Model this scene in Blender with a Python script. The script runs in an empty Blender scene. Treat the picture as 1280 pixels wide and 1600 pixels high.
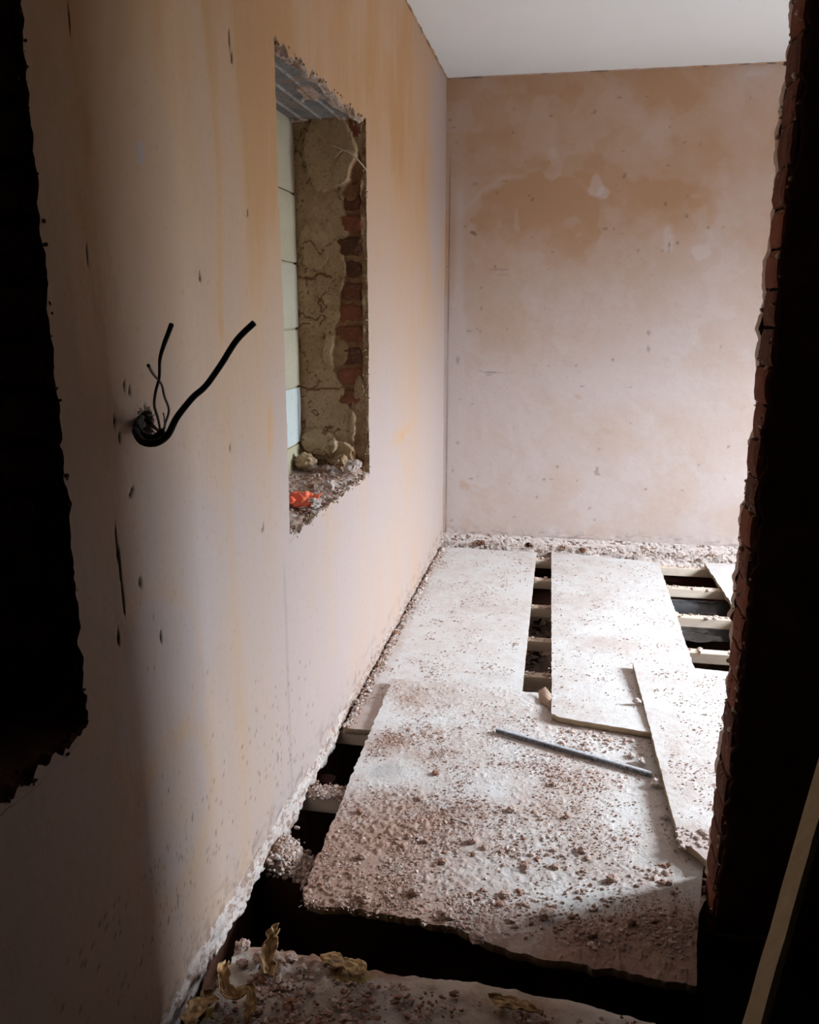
import bpy, math, random
import numpy as np
from mathutils import Matrix, Vector

S = bpy.context.scene
C = bpy.context.collection
random.seed(7)
RS = np.random.RandomState(11)

# ------------------------------------------------------------------ camera
cam_d = bpy.data.cameras.new('camera')
cam = bpy.data.objects.new('camera', cam_d)
C.objects.link(cam)
cam_d.sensor_fit = 'VERTICAL'
cam_d.sensor_height = 36.0
cam_d.lens = 36.0 * 1305.0 / 1600.0
cam_d.clip_start = 0.02
Mx = Matrix(((0.98270031, -0.04487923, 0.17968293, 0.0),
             (0.18519726, 0.2305817, -0.95526648, 0.0),
             (0.00144003, 0.97201746, 0.23490422, 1.38),
             (0, 0, 0, 1)))
cam.matrix_world = Mx
S.camera = cam

# ------------------------------------------------------------------ daylight
world = bpy.data.worlds.new('overcast_sky')
S.world = world
world.use_nodes = True
wn = world.node_tree.nodes
wl = world.node_tree.links
wn.clear()
w_out = wn.new('ShaderNodeOutputWorld')
w_bg = wn.new('ShaderNodeBackground')
w_tc = wn.new('ShaderNodeTexCoord')
w_sep = wn.new('ShaderNodeSeparateXYZ')
w_ramp = wn.new('ShaderNodeValToRGB')
w_map = wn.new('ShaderNodeMapRange')
w_map.inputs['From Min'].default_value = -1
w_map.inputs['From Max'].default_value = 1
wl.new(w_tc.outputs['Generated'], w_sep.inputs[0])
wl.new(w_sep.outputs['Z'], w_map.inputs['Value'])
wl.new(w_map.outputs[0], w_ramp.inputs[0])
e = w_ramp.color_ramp.elements
e[0].position = 0.0; e[0].color = (0.06, 0.065, 0.065, 1)
e[1].position = 1.0; e[1].color = (0.80, 0.91, 1.02, 1)
x = e.new(0.485); x.color = (0.09, 0.095, 0.095, 1)
x = e.new(0.515); x.color = (0.22, 0.255, 0.285, 1)
x = e.new(0.68); x.color = (0.62, 0.72, 0.81, 1)
wl.new(w_ramp.outputs[0], w_bg.inputs['Color'])
w_bg.inputs['Strength'].default_value = 21.0
wl.new(w_bg.outputs[0], w_out.inputs[0])

XL, YB, ZC, XR = -0.71, 4.84, 2.586, 2.80      # left wall, back wall, ceiling, right wall
WY0, WY1, WZ0, WZ1 = 2.80, 3.64, 0.85, 2.08    # window that lights the room (right wall)
pl = bpy.data.lights.new('window_portal', 'AREA')
pl.shape = 'RECTANGLE'; pl.size = WY1 - WY0; pl.size_y = WZ1 - WZ0
pl.cycles.is_portal = True
plo = bpy.data.objects.new('window_portal', pl)
C.objects.link(plo)
plo.matrix_world = Matrix(((0, 0, 1, XR + 0.14), (1, 0, 0, (WY0 + WY1) / 2), (0, 1, 0, (WZ0 + WZ1) / 2), (0, 0, 0, 1)))

S.view_settings.view_transform = 'Standard'
S.view_settings.look = 'None'
S.view_settings.gamma = 1.0
S.view_settings.use_curve_mapping = False
S.view_settings.exposure = 3.04

# ------------------------------------------------------------------ noise
def _hash(i, j, k, seed):
    n = (i.astype(np.int64) * 374761393 + j.astype(np.int64) * 668265263 + k.astype(np.int64) * 2147483647 + seed * 144665) & 0x7fffffff
    n = ((n ^ (n >> 13)) * 1274126177) & 0x7fffffff
    n = n ^ (n >> 16)
    return (n & 0xffff) / 32767.5 - 1.0

def vnoise(x, y, z=0.0, seed=0):
    x, y, z = np.broadcast_arrays(np.asarray(x, float), np.asarray(y, float), np.asarray(z, float))
    i, j, k = np.floor(x), np.floor(y), np.floor(z)
    fx, fy, fz = x - i, y - j, z - k
    fx = fx * fx * (3 - 2 * fx); fy = fy * fy * (3 - 2 * fy); fz = fz * fz * (3 - 2 * fz)
    r = 0
    for a in (0, 1):
        for b in (0, 1):
            for c in (0, 1):
                w = (fx if a else 1 - fx) * (fy if b else 1 - fy) * (fz if c else 1 - fz)
                r = r + w * _hash(i + a, j + b, k + c, seed)
    return r

def fbm(x, y, z=0.0, o=4, seed=0, g=0.5):
    r = 0; a = 1.0; t = 0
    f = 1.0
    for q in range(o):
        r = r + a * vnoise(np.asarray(x) * f, np.asarray(y) * f, np.asarray(z) * f, seed + q * 17)
        t += a; a *= g; f *= 2.07
    return r / t

def sm(x, a, b):
    t = np.clip((np.asarray(x, float) - a) / (b - a), 0, 1)
    return t * t * (3 - 2 * t)

def blob(u, v, cu, cv, ru, rv, soft=0.4, n=0.0):
    d = np.sqrt(((u - cu) / ru) ** 2 + ((v - cv) / rv) ** 2) + n
    return 1 - sm(d, 1 - soft, 1 + soft * 0.3)

# ------------------------------------------------------------------ mesh helpers
def link(o, parent=None):
    C.objects.link(o)
    if parent is not None:
        o.parent = parent
    return o

def tag(o, label=None, cat=None, group=None, kind=None):
    if label: o['label'] = label
    if cat: o['category'] = cat
    if group: o['group'] = group
    if kind: o['kind'] = kind
    return o

def np_mesh(name, V, F, mat, parent=None, attrs=None, smooth=True):
    """V (n,3), F list of (m,k) int arrays"""
    me = bpy.data.meshes.new(name)
    V = np.asarray(V, np.float32)
    if isinstance(F, np.ndarray): F = [F]
    F = [f for f in F if len(f)]
    loops = np.concatenate([f.reshape(-1) for f in F]).astype(np.int32)
    tot = np.concatenate([np.full(len(f), f.shape[1], np.int32) for f in F])
    start = np.concatenate([[0], np.cumsum(tot)[:-1]]).astype(np.int32)
    me.vertices.add(len(V)); me.vertices.foreach_set('co', V.ravel())
    me.loops.add(len(loops)); me.loops.foreach_set('vertex_index', loops)
    me.polygons.add(len(tot)); me.polygons.foreach_set('loop_start', start)
    me.polygons.foreach_set('loop_total', tot)
    me.polygons.foreach_set('use_smooth', np.full(len(tot), smooth))
    if attrs:
        for k, a in attrs.items():
            at = me.attributes.new(k, 'FLOAT', 'POINT')
            at.data.foreach_set('value', np.asarray(a, np.float32).ravel())
    me.update(calc_edges=True)
    me.validate()
    me.materials.append(mat)
    return link(bpy.data.objects.new(name, me), parent)

def grid_faces(nu, nv, flip=False, off=0, mask=None):
    i, j = np.meshgrid(np.arange(nu - 1), np.arange(nv - 1), indexing='ij')
    a = i * nv + j
    q = np.stack([a, a + nv, a + nv + 1, a + 1], -1)
    if flip: q = q[..., ::-1]
    if mask is not None: q = q[mask]
    return q.reshape(-1, 4) + off

def grid(name, P, mat, parent=None, attrs=None, flip=False, mask=None, smooth=True):
    nu, nv = P.shape[:2]
    return np_mesh(name, P.reshape(-1, 3), grid_faces(nu, nv, flip, 0, mask), mat, parent, attrs, smooth)

def lines(*seg):
    out = [seg[0]]
    for k in range(1, len(seg), 2):
        step, end = seg[k], seg[k + 1]
        n = max(1, int(round((end - out[-1]) / step)))
        out += list(np.linspace(out[-1], end, n + 1)[1:])
    return np.array(out)

def box(name, lo, hi, mat, parent=None, bevel=0.0):
    (a, b, c), (d, e_, f) = lo, hi
    V = [(a, b, c), (d, b, c), (d, e_, c), (a, e_, c), (a, b, f), (d, b, f), (d, e_, f), (a, e_, f)]
    F = np.array([(0, 3, 2, 1), (4, 5, 6, 7), (0, 1, 5, 4), (1, 2, 6, 5), (2, 3, 7, 6), (3, 0, 4, 7)])
    o = np_mesh(name, V, F, mat, parent, smooth=False)
    if bevel:
        m = o.modifiers.new('bevel', 'BEVEL'); m.width = bevel; m.segments = 2
    return o

def rough_box(name, lo, hi, n, amp, mat, parent=None, seed=0, freq=30, tone=0.0, bulge=0.0):
    """closed subdivided box with worn, noise-displaced faces"""
    lo = np.array(lo, float); hi = np.array(hi, float)
    V = []; F = []; idx = {}
    nx, ny, nz = n
    def vid(i, j, k):
        if (i, j, k) not in idx:
            idx[(i, j, k)] = len(V)
            V.append((i / nx, j / ny, k / nz))
        return idx[(i, j, k)]
    for (ax, na, nb, fixn) in ((0, ny, nz, nx), (1, nx, nz, ny), (2, nx, ny, nz)):
        for side in (0, fixn):
            for p in range(na):
                for q in range(nb):
                    c = []
                    for (dp, dq) in ((0, 0), (1, 0), (1, 1), (0, 1)):
                        a, b = p + dp, q + dq
                        t = [(side, a, b), (a, side, b), (a, b, side)][ax]
                        c.append(vid(*t))
                    out = (side == 0)
                    if ax == 1: out = not out
                    F.append(c[::-1] if out else c)
    U = np.array(V)
    c = U - 0.5
    r = np.sort(np.abs(c), axis=1)
    edge = sm(r[:, 1], 0.42, 0.5)          # on an edge of the box
    corner = sm(r[:, 0], 0.42, 0.5)
    W = lo + U * (hi - lo)
    mid = (lo + hi) / 2
    d = W - mid
    L = np.linalg.norm(d, axis=1, keepdims=True) + 1e-9
    nse = np.stack([fbm(W[:, 0] * freq, W[:, 1] * freq, W[:, 2] * freq, 3, seed + s) for s in (1, 2, 3)], 1)
    W = W + nse * amp - d / L * (edge * amp * 0.9 + corner * amp * 1.2)[:, None]
    return np_mesh(name, W, np.array(F), mat, parent, {'tone': np.full(len(W), tone)}, smooth=False)

# rocks: many small chips merged
def _ico():
    t = (1 + 5 ** .5) / 2
    v = np.array([(-1, t, 0), (1, t, 0), (-1, -t, 0), (1, -t, 0), (0, -1, t), (0, 1, t), (0, -1, -t), (0, 1, -t), (t, 0, -1), (t, 0, 1), (-t, 0, -1), (-t, 0, 1)], float)
    v /= np.linalg.norm(v[0])
    f = np.array([(0, 11, 5), (0, 5, 1), (0, 1, 7), (0, 7, 10), (0, 10, 11), (1, 5, 9), (5, 11, 4), (11, 10, 2), (10, 7, 6), (7, 1, 8), (3, 9, 4), (3, 4, 2), (3, 2, 6), (3, 6, 8), (3, 8, 9), (4, 9, 5), (2, 4, 11), (6, 2, 10), (8, 6, 7), (9, 8, 1)])
    return v, f
ICO = _ico()

def rocks(name, P, R, mat, parent=None, tone=None, flat=0.7, label=None, group=None, cat='rubble'):
    n = len(P); v, f = ICO
    rs = np.random.RandomState(abs(hash(name)) % 1000 if False else len(P))
    jit = 1 + rs.uniform(-.35, .35, (n, 12, 1))
    V = v[None] * jit
    sc = np.stack([rs.uniform(.7, 1.4, n), rs.uniform(.7, 1.4, n), np.full(n, flat)], 1)
    V = V * sc[:, None]
    a = rs.uniform(0, 6.28, n); ca, sa = np.cos(a), np.sin(a)
    X = V[..., 0] * ca[:, None] - V[..., 1] * sa[:, None]
    Y = V[..., 0] * sa[:, None] + V[..., 1] * ca[:, None]
    V = np.stack([X, Y, V[..., 2]], -1) * np.asarray(R)[:, None, None] + np.asarray(P)[:, None]
    F = (f[None] + (np.arange(n) * 12)[:, None, None]).reshape(-1, 3)
    if tone is None: tone = rs.uniform(0, 1, n)
    o = np_mesh(name, V.reshape(-1, 3), F, mat, parent, {'tone': np.repeat(tone, 12)}, smooth=False)
    o['kind'] = 'stuff'
    if label: o['label'] = label
    if group: o['group'] = group
    if parent is None: o['category'] = cat
    return o

def lump_mesh(name, r, seed, mat, flat=0.65, tone=0.3):
    v, f = ICO
    # one subdivision
    V = list(map(tuple, v)); cache = {}; F = []
    def mid(a, b):
        k = (min(a, b), max(a, b))
        if k not in cache:
            m = (np.array(V[a]) + np.array(V[b])); m /= np.linalg.norm(m)
            cache[k] = len(V); V.append(tuple(m))
        return cache[k]
    for a, b, c in f:
        ab, bc, ca = mid(a, b), mid(b, c), mid(c, a)
        F += [(a, ab, ca), (b, bc, ab), (c, ca, bc), (ab, bc, ca)]
    G2 = []; cache = {}
    for a, b, c in F:
        ab, bc, ca = mid(a, b), mid(b, c), mid(c, a)
        G2 += [(a, ab, ca), (b, bc, ab), (c, ca, bc), (ab, bc, ca)]
    F = G2
    V = np.array(V)
    n = fbm(V[:, 0] * 1.1, V[:, 1] * 1.1, V[:, 2] * 1.1, 4, seed, .7)
    W = V * (1 + .95 * n)[:, None] * np.array([1.15, .9, flat]) * r
    W[:, 2] -= W[:, 2].min()
    return np_mesh(name, W, np.array(F), mat, None, {'tone': np.full(len(W), tone)}, smooth=False)

def tube(name, pts, rad, mat, parent=None, k=8, cap=True, sub=6):
    P = np.array(pts, float)
    # catmull-rom
    Q = [P[0]]
    for i in range(len(P) - 1):
        p0 = P[max(i - 1, 0)]; p1 = P[i]; p2 = P[i + 1]; p3 = P[min(i + 2, len(P) - 1)]
        for s in range(1, sub + 1):
            t = s / sub
            Q.append(.5 * ((2 * p1) + (-p0 + p2) * t + (2 * p0 - 5 * p1 + 4 * p2 - p3) * t * t + (-p0 + 3 * p1 - 3 * p2 + p3) * t ** 3))
    Q = np.array(Q); n = len(Q)
    rad = np.interp(np.linspace(0, 1, n), np.linspace(0, 1, len(rad)), rad) if hasattr(rad, '__len__') else np.full(n, rad)
    T = np.gradient(Q, axis=0); T /= np.linalg.norm(T, axis=1, keepdims=True)
    up = np.array([0.3, 0.2, 1.0]); V = []
    N = np.cross(T[0], up); N /= np.linalg.norm(N)
    for i in range(n):
        N = N - T[i] * N.dot(T[i]); N /= np.linalg.norm(N)
        B = np.cross(T[i], N)
        for a in range(k):
            th = 2 * math.pi * a / k
            V.append(Q[i] + rad[i] * (math.cos(th) * N + math.sin(th) * B))
    F = [(i * k + a, i * k + (a + 1) % k, (i + 1) * k + (a + 1) % k, (i + 1) * k + a) for i in range(n - 1) for a in range(k)]
    fs = [np.array(F)]
    if cap:
        fs.append(np.array([list(range(k))[::-1], [(n - 1) * k + a for a in range(k)]]))
    return np_mesh(name, V, fs, mat, parent)

# ------------------------------------------------------------------ materials
def srgb(r, g, b):
    f = lambda c: (c / 255) / 12.92 if c / 255 <= .04045 else ((c / 255 + .055) / 1.055) ** 2.4
    return (f(r), f(g), f(b), 1)

class M:
    def __init__(s, name, rough=0.9, spec=0.2):
        s.m = bpy.data.materials.new(name); s.m.use_nodes = True
        s.nt = s.m.node_tree; s.n = s.nt.nodes; s.l = s.nt.links
        s.b = s.n['Principled BSDF']
        s.b.inputs['Roughness'].default_value = rough
        s.b.inputs['Specular IOR Level'].default_value = spec
        tc = s.n.new('ShaderNodeTexCoord'); s.co = tc.outputs['Object']
        s.h = None
    def map(s, sc):
        k = s.n.new('ShaderNodeMapping'); k.inputs['Scale'].default_value = sc
        s.l.new(s.co, k.inputs[0]); return k.outputs[0]
    def noise(s, scale, detail=4, rough=.55, sc=None, dist=0.0):
        k = s.n.new('ShaderNodeTexNoise'); k.inputs['Scale'].default_value = scale
        k.inputs['Detail'].default_value = detail; k.inputs['Roughness'].default_value = rough
        k.inputs['Distortion'].default_value = dist
        s.l.new(s.map(sc) if sc else s.co, k.inputs['Vector']); return k.outputs['Fac']
    def vor(s, scale, feat='F1'):
        k = s.n.new('ShaderNodeTexVoronoi'); k.inputs['Scale'].default_value = scale; k.feature = feat
        s.l.new(s.co, k.inputs['Vector']); return k.outputs['Distance']
    def attr(s, name):
        k = s.n.new('ShaderNodeAttribute'); k.attribute_name = name; return k.outputs['Fac']
    def rng(s, v, a, b, c=0.0, d=1.0):
        k = s.n.new('ShaderNodeMapRange'); k.inputs['From Min'].default_value = a; k.inputs['From Max'].default_value = b
        k.inputs['To Min'].default_value = c; k.inputs['To Max'].default_value = d
        s.l.new(v, k.inputs['Value']); return k.outputs[0]
    def math(s, op, a, b=0.0):
        k = s.n.new('ShaderNodeMath'); k.operation = op
        for i, q in enumerate((a, b)):
            if hasattr(q, 'links'): s.l.new(q, k.inputs[i])
            else: k.inputs[i].default_value = q
        return k.outputs[0]
    def mix(s, f, a, b):
        k = s.n.new('ShaderNodeMix'); k.data_type = 'RGBA'
        if hasattr(f, 'links'): s.l.new(f, k.inputs[0])
        else: k.inputs[0].default_value = f
        for i, q in ((6, a), (7, b)):
            if hasattr(q, 'links'): s.l.new(q, k.inputs[i])
            else: k.inputs[i].default_value = q
        return k.outputs[2]
    def bump(s, h, strength=.4, dist=.01):
        k = s.n.new('ShaderNodeBump'); k.inputs['Strength'].default_value = strength; k.inputs['Distance'].default_value = dist
        s.l.new(h, k.inputs['Height'])
        if s.h is not None: s.l.new(s.h, k.inputs['Normal'])
        s.h = k.outputs[0]
    def done(s, col):
        if hasattr(col, 'links'): s.l.new(col, s.b.inputs['Base Color'])
        else: s.b.inputs['Base Color'].default_value = col
        if s.h is not None: s.l.new(s.h, s.b.inputs['Normal'])
        return s.m

def plaster(name, pale, tan, deep, streak):
    m = M(name, .85, .15)
    st = m.attr('stain'); dk = m.attr('dark')
    n1 = m.noise(2.2, 5, .6, streak, .4); n2 = m.noise(9, 6, .65, streak, .3); n3 = m.noise(70, 3, .6)
    f = m.math('ADD', st, m.math('MULTIPLY', m.math('SUBTRACT', n1, .5), .75))
    f = m.math('ADD', f, m.math('MULTIPLY', m.math('SUBTRACT', n2, .5), .38))
    f = m.rng(f, 0, 1)
    c = m.mix(f, pale, tan)
    c = m.mix(m.rng(f, .75, 1.5), c, deep)
    c = m.mix(m.math('MULTIPLY', m.rng(n3, .60, .80), .45), c, deep)
    c = m.mix(dk, c, srgb(40, 24, 18))
    m.bump(n2, .12, .01); m.bump(n3, .10, .004)
    return m.done(c)

MP = plaster('pink_plaster', srgb(168, 150, 143), srgb(182, 144, 106), srgb(156, 112, 74), (1, 1.6, .45))
MPB = plaster('pink_plaster_back', srgb(182, 166, 160), srgb(170, 138, 112), srgb(160, 122, 92), (1, 1, 1.2))

def rubble(name, a, b, c, rough=.95, sc=1.0):
    m = M(name, rough, .1)
    t = m.attr('tone'); n = m.noise(26 * sc, 5, .7); n2 = m.noise(150 * sc, 3, .7)
    col = m.mix(m.rng(m.math('ADD', t, m.math('MULTIPLY', m.math('SUBTRACT', n, .5), 1.2)), 0, 1), a, b)
    col = m.mix(m.rng(n2, .55, .8), col, c)
    m.bump(n, .5, .012); m.bump(n2, .4, .004)
    return m.done(col)

M_CRUMB = rubble('crumb', srgb(212, 192, 182), srgb(150, 110, 90), srgb(120, 86, 70))
M_MORT = rubble('broken_mortar', srgb(205, 190, 182), srgb(150, 112, 90), srgb(96, 68, 54))
M_SKIM = rubble('white_skim', srgb(194, 180, 173), srgb(156, 130, 116), srgb(112, 86, 74))
M_BRICK = rubble('red_brick', srgb(150, 84, 58), srgb(128, 66, 48), srgb(164, 124, 100))
M_BRICKP = rubble('brick_end', srgb(128, 74, 56), srgb(84, 54, 42), srgb(128, 102, 86), sc=.6)
M_BRICKD = rubble('worn_brick', srgb(130, 78, 58), srgb(88, 60, 46), srgb(140, 108, 86), sc=.8)
M_JAMB = rubble('jamb_mortar', srgb(184, 160, 128), srgb(124, 88, 60), srgb(82, 60, 44), sc=.7)
M_DARKB_SHADE = rubble('dark_brick_and_shade', srgb(74, 44, 32), srgb(54, 34, 26), srgb(80, 62, 50))  # dark brick; also puts the near recess's shade into its colour
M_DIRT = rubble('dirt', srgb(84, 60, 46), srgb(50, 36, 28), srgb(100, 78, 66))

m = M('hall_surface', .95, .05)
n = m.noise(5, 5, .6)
M_HALL = m.done(m.mix(n, srgb(26, 20, 16), srgb(14, 11, 9)))  # near-black albedo puts the hall's lack of light into the colour

m = M('ceiling_paint', .9, .1)
n = m.noise(3, 4, .5)
M_CEIL = m.done(m.mix(m.rng(n, .3, .7), srgb(236, 243, 247), srgb(238, 245, 249)))

# aerated block
m = M('aerated_block', .95, .1)
n = m.noise(120, 3, .7); n2 = m.noise(8, 3); t = m.attr('tone')
c = m.mix(n2, srgb(180, 170, 146), srgb(160, 148, 122)); c = m.mix(t, c, srgb(186, 190, 186))
c = m.mix(m.rng(n, .62, .72), c, srgb(116, 112, 96))
m.bump(n, .5, .004); m.bump(n2, .2, .01)
M_BLOCK = m.done(c)

# dusty chipboard
m = M('dusty_chipboard', .75, .25)
d = m.attr('dirt'); n1 = m.noise(3.5, 6, .65, None, .5); n2 = m.noise(22, 6, .7); n3 = m.noise(140, 4, .7); n4 = m.noise(60, 3, .6, (1, 2.2, 1))  # dirt also carries the painted shade at the near sheet's front right
c = m.mix(m.rng(n1, .35, .68), srgb(216, 212, 209), srgb(206, 195, 188))
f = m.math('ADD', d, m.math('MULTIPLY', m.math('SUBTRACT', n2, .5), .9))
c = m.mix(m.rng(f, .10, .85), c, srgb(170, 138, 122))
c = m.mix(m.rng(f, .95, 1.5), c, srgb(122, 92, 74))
c = m.mix(m.math('MULTIPLY', m.rng(m.math('SUBTRACT', n1, d), .50, .68), .35), c, srgb(150, 148, 148))
c = m.mix(m.math('MULTIPLY', m.rng(m.math('ADD', n3, m.math('MULTIPLY', d, .10)), .64, .74), .75), c, srgb(132, 98, 82))
c = m.mix(m.math('MULTIPLY', m.rng(n4, .66, .74), .5), c, srgb(150, 116, 98))
e_ = m.attr('edge')
c = m.mix(e_, c, srgb(178, 158, 130))
m.bump(n2, .35, .008); m.bump(n3, .45, .004)
M_BOARD = m.done(c)

def simple(name, col, rough=.7, spec=.3, metal=0, nz=None, col2=None, bump=.2):
    m = M(name, rough, spec); m.b.inputs['Metallic'].default_value = metal
    c = col
    if nz:
        n = m.noise(nz, 5, .65); c = m.mix(m.rng(n, .35, .7), col, col2 or col); m.bump(n, bump, .004)
    return m.done(c)

m = M('joist_timber', .85, .15)
n = m.noise(60, 4, .6, (.06, 1, 1)); n2 = m.noise(12, 4)
c = m.mix(n, srgb(224, 208, 192), srgb(196, 174, 152)); c = m.mix(m.rng(n2, .55, .75), c, srgb(196, 176, 164))
m.bump(n, .2, .003)
M_JOIST = m.done(c)
m = M('batten_timber', .85, .1)
n = m.noise(50, 4, .6, (1, 1, .05)); n2 = m.noise(14, 4)
c = m.mix(n, srgb(196, 176, 146), srgb(160, 138, 106)); c = m.mix(m.rng(n2, .6, .75), c, srgb(120, 98, 74))
m.bump(n, .3, .003)
M_BATTEN = m.done(c)
M_CABLE = simple('black_cable', srgb(14, 12, 12), .65, .2, nz=60, col2=srgb(24, 19, 17))
M_WIRE = simple('grey_wire', srgb(66, 54, 46), .6, .3)
M_LATH = simple('galvanised_lath', srgb(122, 128, 132), .7, .3, .0, 30, srgb(70, 74, 80), .2)
M_BAR = simple('metal_bar', srgb(216, 219, 224), .5, .5, .1, 60, srgb(160, 166, 176), .2)
M_BAR_SHADE = simple('metal_bar_shaded', srgb(40, 42, 50), .5, .4, .1, 110, srgb(150, 150, 152), .3)  # darker copy for the bar's sides: shade put in the colour, plus pale specks
M_RAG = simple('orange_plastic', srgb(232, 92, 58), .5, .4, nz=30, col2=srgb(240, 128, 96))
M_CORD = simple('cord', srgb(206, 192, 172), .9, .1)
M_PAPER = simple('yellow_paper', srgb(214, 176, 126), .9, .1, nz=34, col2=srgb(124, 96, 78), bump=.8)
M_FRAME = simple('white_frame', srgb(225, 225, 222), .5, .3)
M_SHEET = simple('polythene', srgb(70, 72, 76), .25, .6, nz=9, col2=srgb(44, 42, 42), bump=.8)

m = M('galvanised_lath_ribs', .6, .3)
t = m.attr('tone'); n = m.noise(14, 5, .7); n2 = m.noise(90, 3)
c = m.mix(t, srgb(78, 78, 82), srgb(186, 188, 190)); c = m.mix(m.rng(n, .5, .66), c, srgb(150, 128, 112)); c = m.mix(m.rng(n2, .62, .72), c, srgb(60, 50, 46))
m.bump(n2, .3, .003)
M_LATH = m.done(c)

m = M('hall_lining', .9, .15)
d = m.attr('dirt'); n1 = m.noise(4, 5, .6); n2 = m.noise(24, 6, .7); n3 = m.noise(120, 4, .7)
c = m.mix(m.rng(n1, .4, .65), srgb(186, 168, 152), srgb(206, 196, 190))
c = m.mix(m.rng(m.math('ADD', m.attr('yellow'), m.math('MULTIPLY', m.math('SUBTRACT', n2, .5), .8)), .45, .6), c, srgb(206, 182, 112))
c = m.mix(m.rng(m.math('ADD', d, m.math('MULTIPLY', m.math('SUBTRACT', n2, .5), 1.2)), .3, .8), c, srgb(140, 106, 88))
c = m.mix(m.math('MULTIPLY', m.rng(n3, .6, .72), .7), c, srgb(96, 66, 52))
m.bump(n2, .5, .012); m.bump(n3, .4, .004)
M_LINING = m.done(c)

# ================================================================== LEFT WALL
def opening_warp(Y, Z, y0, y1, z0, z1, amps, seed, w=.06):
    """move the grid lines that bound an opening so that its edge is ragged"""
    aL, aR, aB, aT = amps
    inz = sm(Z, z0 - .05, z0) * (1 - sm(Z, z1, z1 + .05))
    iny = sm(Y, y0 - .05, y0) * (1 - sm(Y, y1, y1 + .05))
    def k(d): return np.clip(1 - np.abs(d) / w, 0, 1)
    dY = k(Y - y0) * inz * aL * fbm(Z * 28, 0.3, 0, 5, seed, .65) * 1.6 + k(Y - y1) * inz * aR * fbm(Z * 28, 7.3, 0, 5, seed + 1, .65) * 1.6
    dZ = k(Z - z0) * iny * aB * fbm(Y * 24, 3.3, 0, 5, seed + 2, .65) * 1.6 + k(Z - z1) * iny * aT * fbm(Y * 24, 9.3, 0, 5, seed + 3, .65) * 1.6
    return dY, dZ

N0 = (0.16, 1.076, 0.745, 2.0)      # near, dark recess
N1 = (2.055, 2.97, 0.79, 2.0)       # recess beyond, blocked up
ys = lines(-1.2, .08, .16, .03, .8, .008, 1.076, .005, 1.17, .002, 1.215, .0035, 1.31, .002, 1.385, .0055, 1.56, .002, 1.59, .0055, 1.768, .002, 1.80, .0055, 2.055, .008, 2.97, .010, 4.84)
zs = lines(.05, .007, .745, .0075, .79, .008, 2.0, .009, 2.586)
Y, Z = np.meshgrid(ys, zs, indexing='ij')
Yi, Zi = Y.copy(), Z.copy()
dY0, dZ0 = opening_warp(Y, Z, *N0, (.01, .009, .016, .01), 5)
dY1, dZ1 = opening_warp(Y, Z, *N1, (.004, .006, .014, .02), 25)
Y = Y + dY0 + dY1; Z = Z + dZ0 + dZ1
# ragged foot of the plaster
foot = np.clip(1 - (Zi - .05) / .10, 0, 1)
Z = Z + foot * (.02 * fbm(Yi * 14, 0, 0, 5, 77, .65) + .02 * np.exp(-((Yi - 1.6) / .35) ** 2))
def marks(Y, Z, X, D, items):
    for (y, z, ry, rz, dep, sd) in items:
        n = .35 * fbm(Y * 90, Z * 40, 0, 3, sd)
        b = blob(Y, Z, y, z, ry, rz, .25, n)
        X -= b * dep; D = np.maximum(D, np.clip(b * 1.3, 0, 1))
    return X, D
X = np.full_like(Y, XL) + .0025 * fbm(Y * 3, Z * 3, 0, 3, 3) + .0007 * fbm(Y * 22, Z * 12, 0, 4, 4)
X += .004 * foot * fbm(Y * 40, Z * 40, 0, 3, 12)
# slight step of two coats of plaster beside the near edge of the far recess
X += .003 * sm(Y + .004 * fbm(Z * 6, 1, 0, 3, 8), 1.99, 1.996) * (1 - sm(Z, .7, .8))
D = np.zeros_like(Y)
g = [(1.781, 1.912, .0035, .022, .007, 1), (1.790, 1.886, .005, .012, .007, 2), (1.574, 1.443, .003, .008, .006, 3), (1.578, 1.437, .007, .003, .004, 4),
     (1.198, 1.010, .0022, .032, .006, 5), (1.203, .970, .0036, .028, .006, 6), (1.205, .915, .0024, .040, .006, 7), (1.264, .920, .006, .010, .005, 8),
     (1.321, .799, .004, .010, .004, 9), (1.179, .853, .004, .016, .004, 10), (1.262, 1.262, .003, .010, .003, 11), (1.278, 1.250, .005, .007, .003, 12),
     (1.223, 1.205, .003, .010, .003, 13), (1.232, 1.180, .003, .008, .003, 14), (2.767, .714, .003, .022, .003, 15), (1.851, .86, .010, .003, .003, 16),
     (1.86, .868, .003, .012, .003, 17), (1.262, 1.085, .008, .003, .003, 18), (1.255, 1.078, .006, .003, .003, 19), (1.335, 1.10, .006, .002, .002, 20),
     (1.68, 1.09, .004, .010, .003, 21), (1.845, 1.585, .004, .008, .002, 31), (1.185, 1.46, .002, .02, .001, 22), (1.19, 1.78, .002, .03, .001, 23)]
X, D = marks(Y, Z, X, D, g)
# cable hole
hn = .25 * fbm(Y * 60, Z * 60, 0, 3, 41)
hb = blob(Y, Z, 1.315, 1.190, .027, .024, .25, hn)
X -= hb * .07; D = np.maximum(D, hb)
X += .006 * blob(Y, Z, 1.315, 1.190, .035, .031, .3, hn) * (1 - hb)
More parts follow.
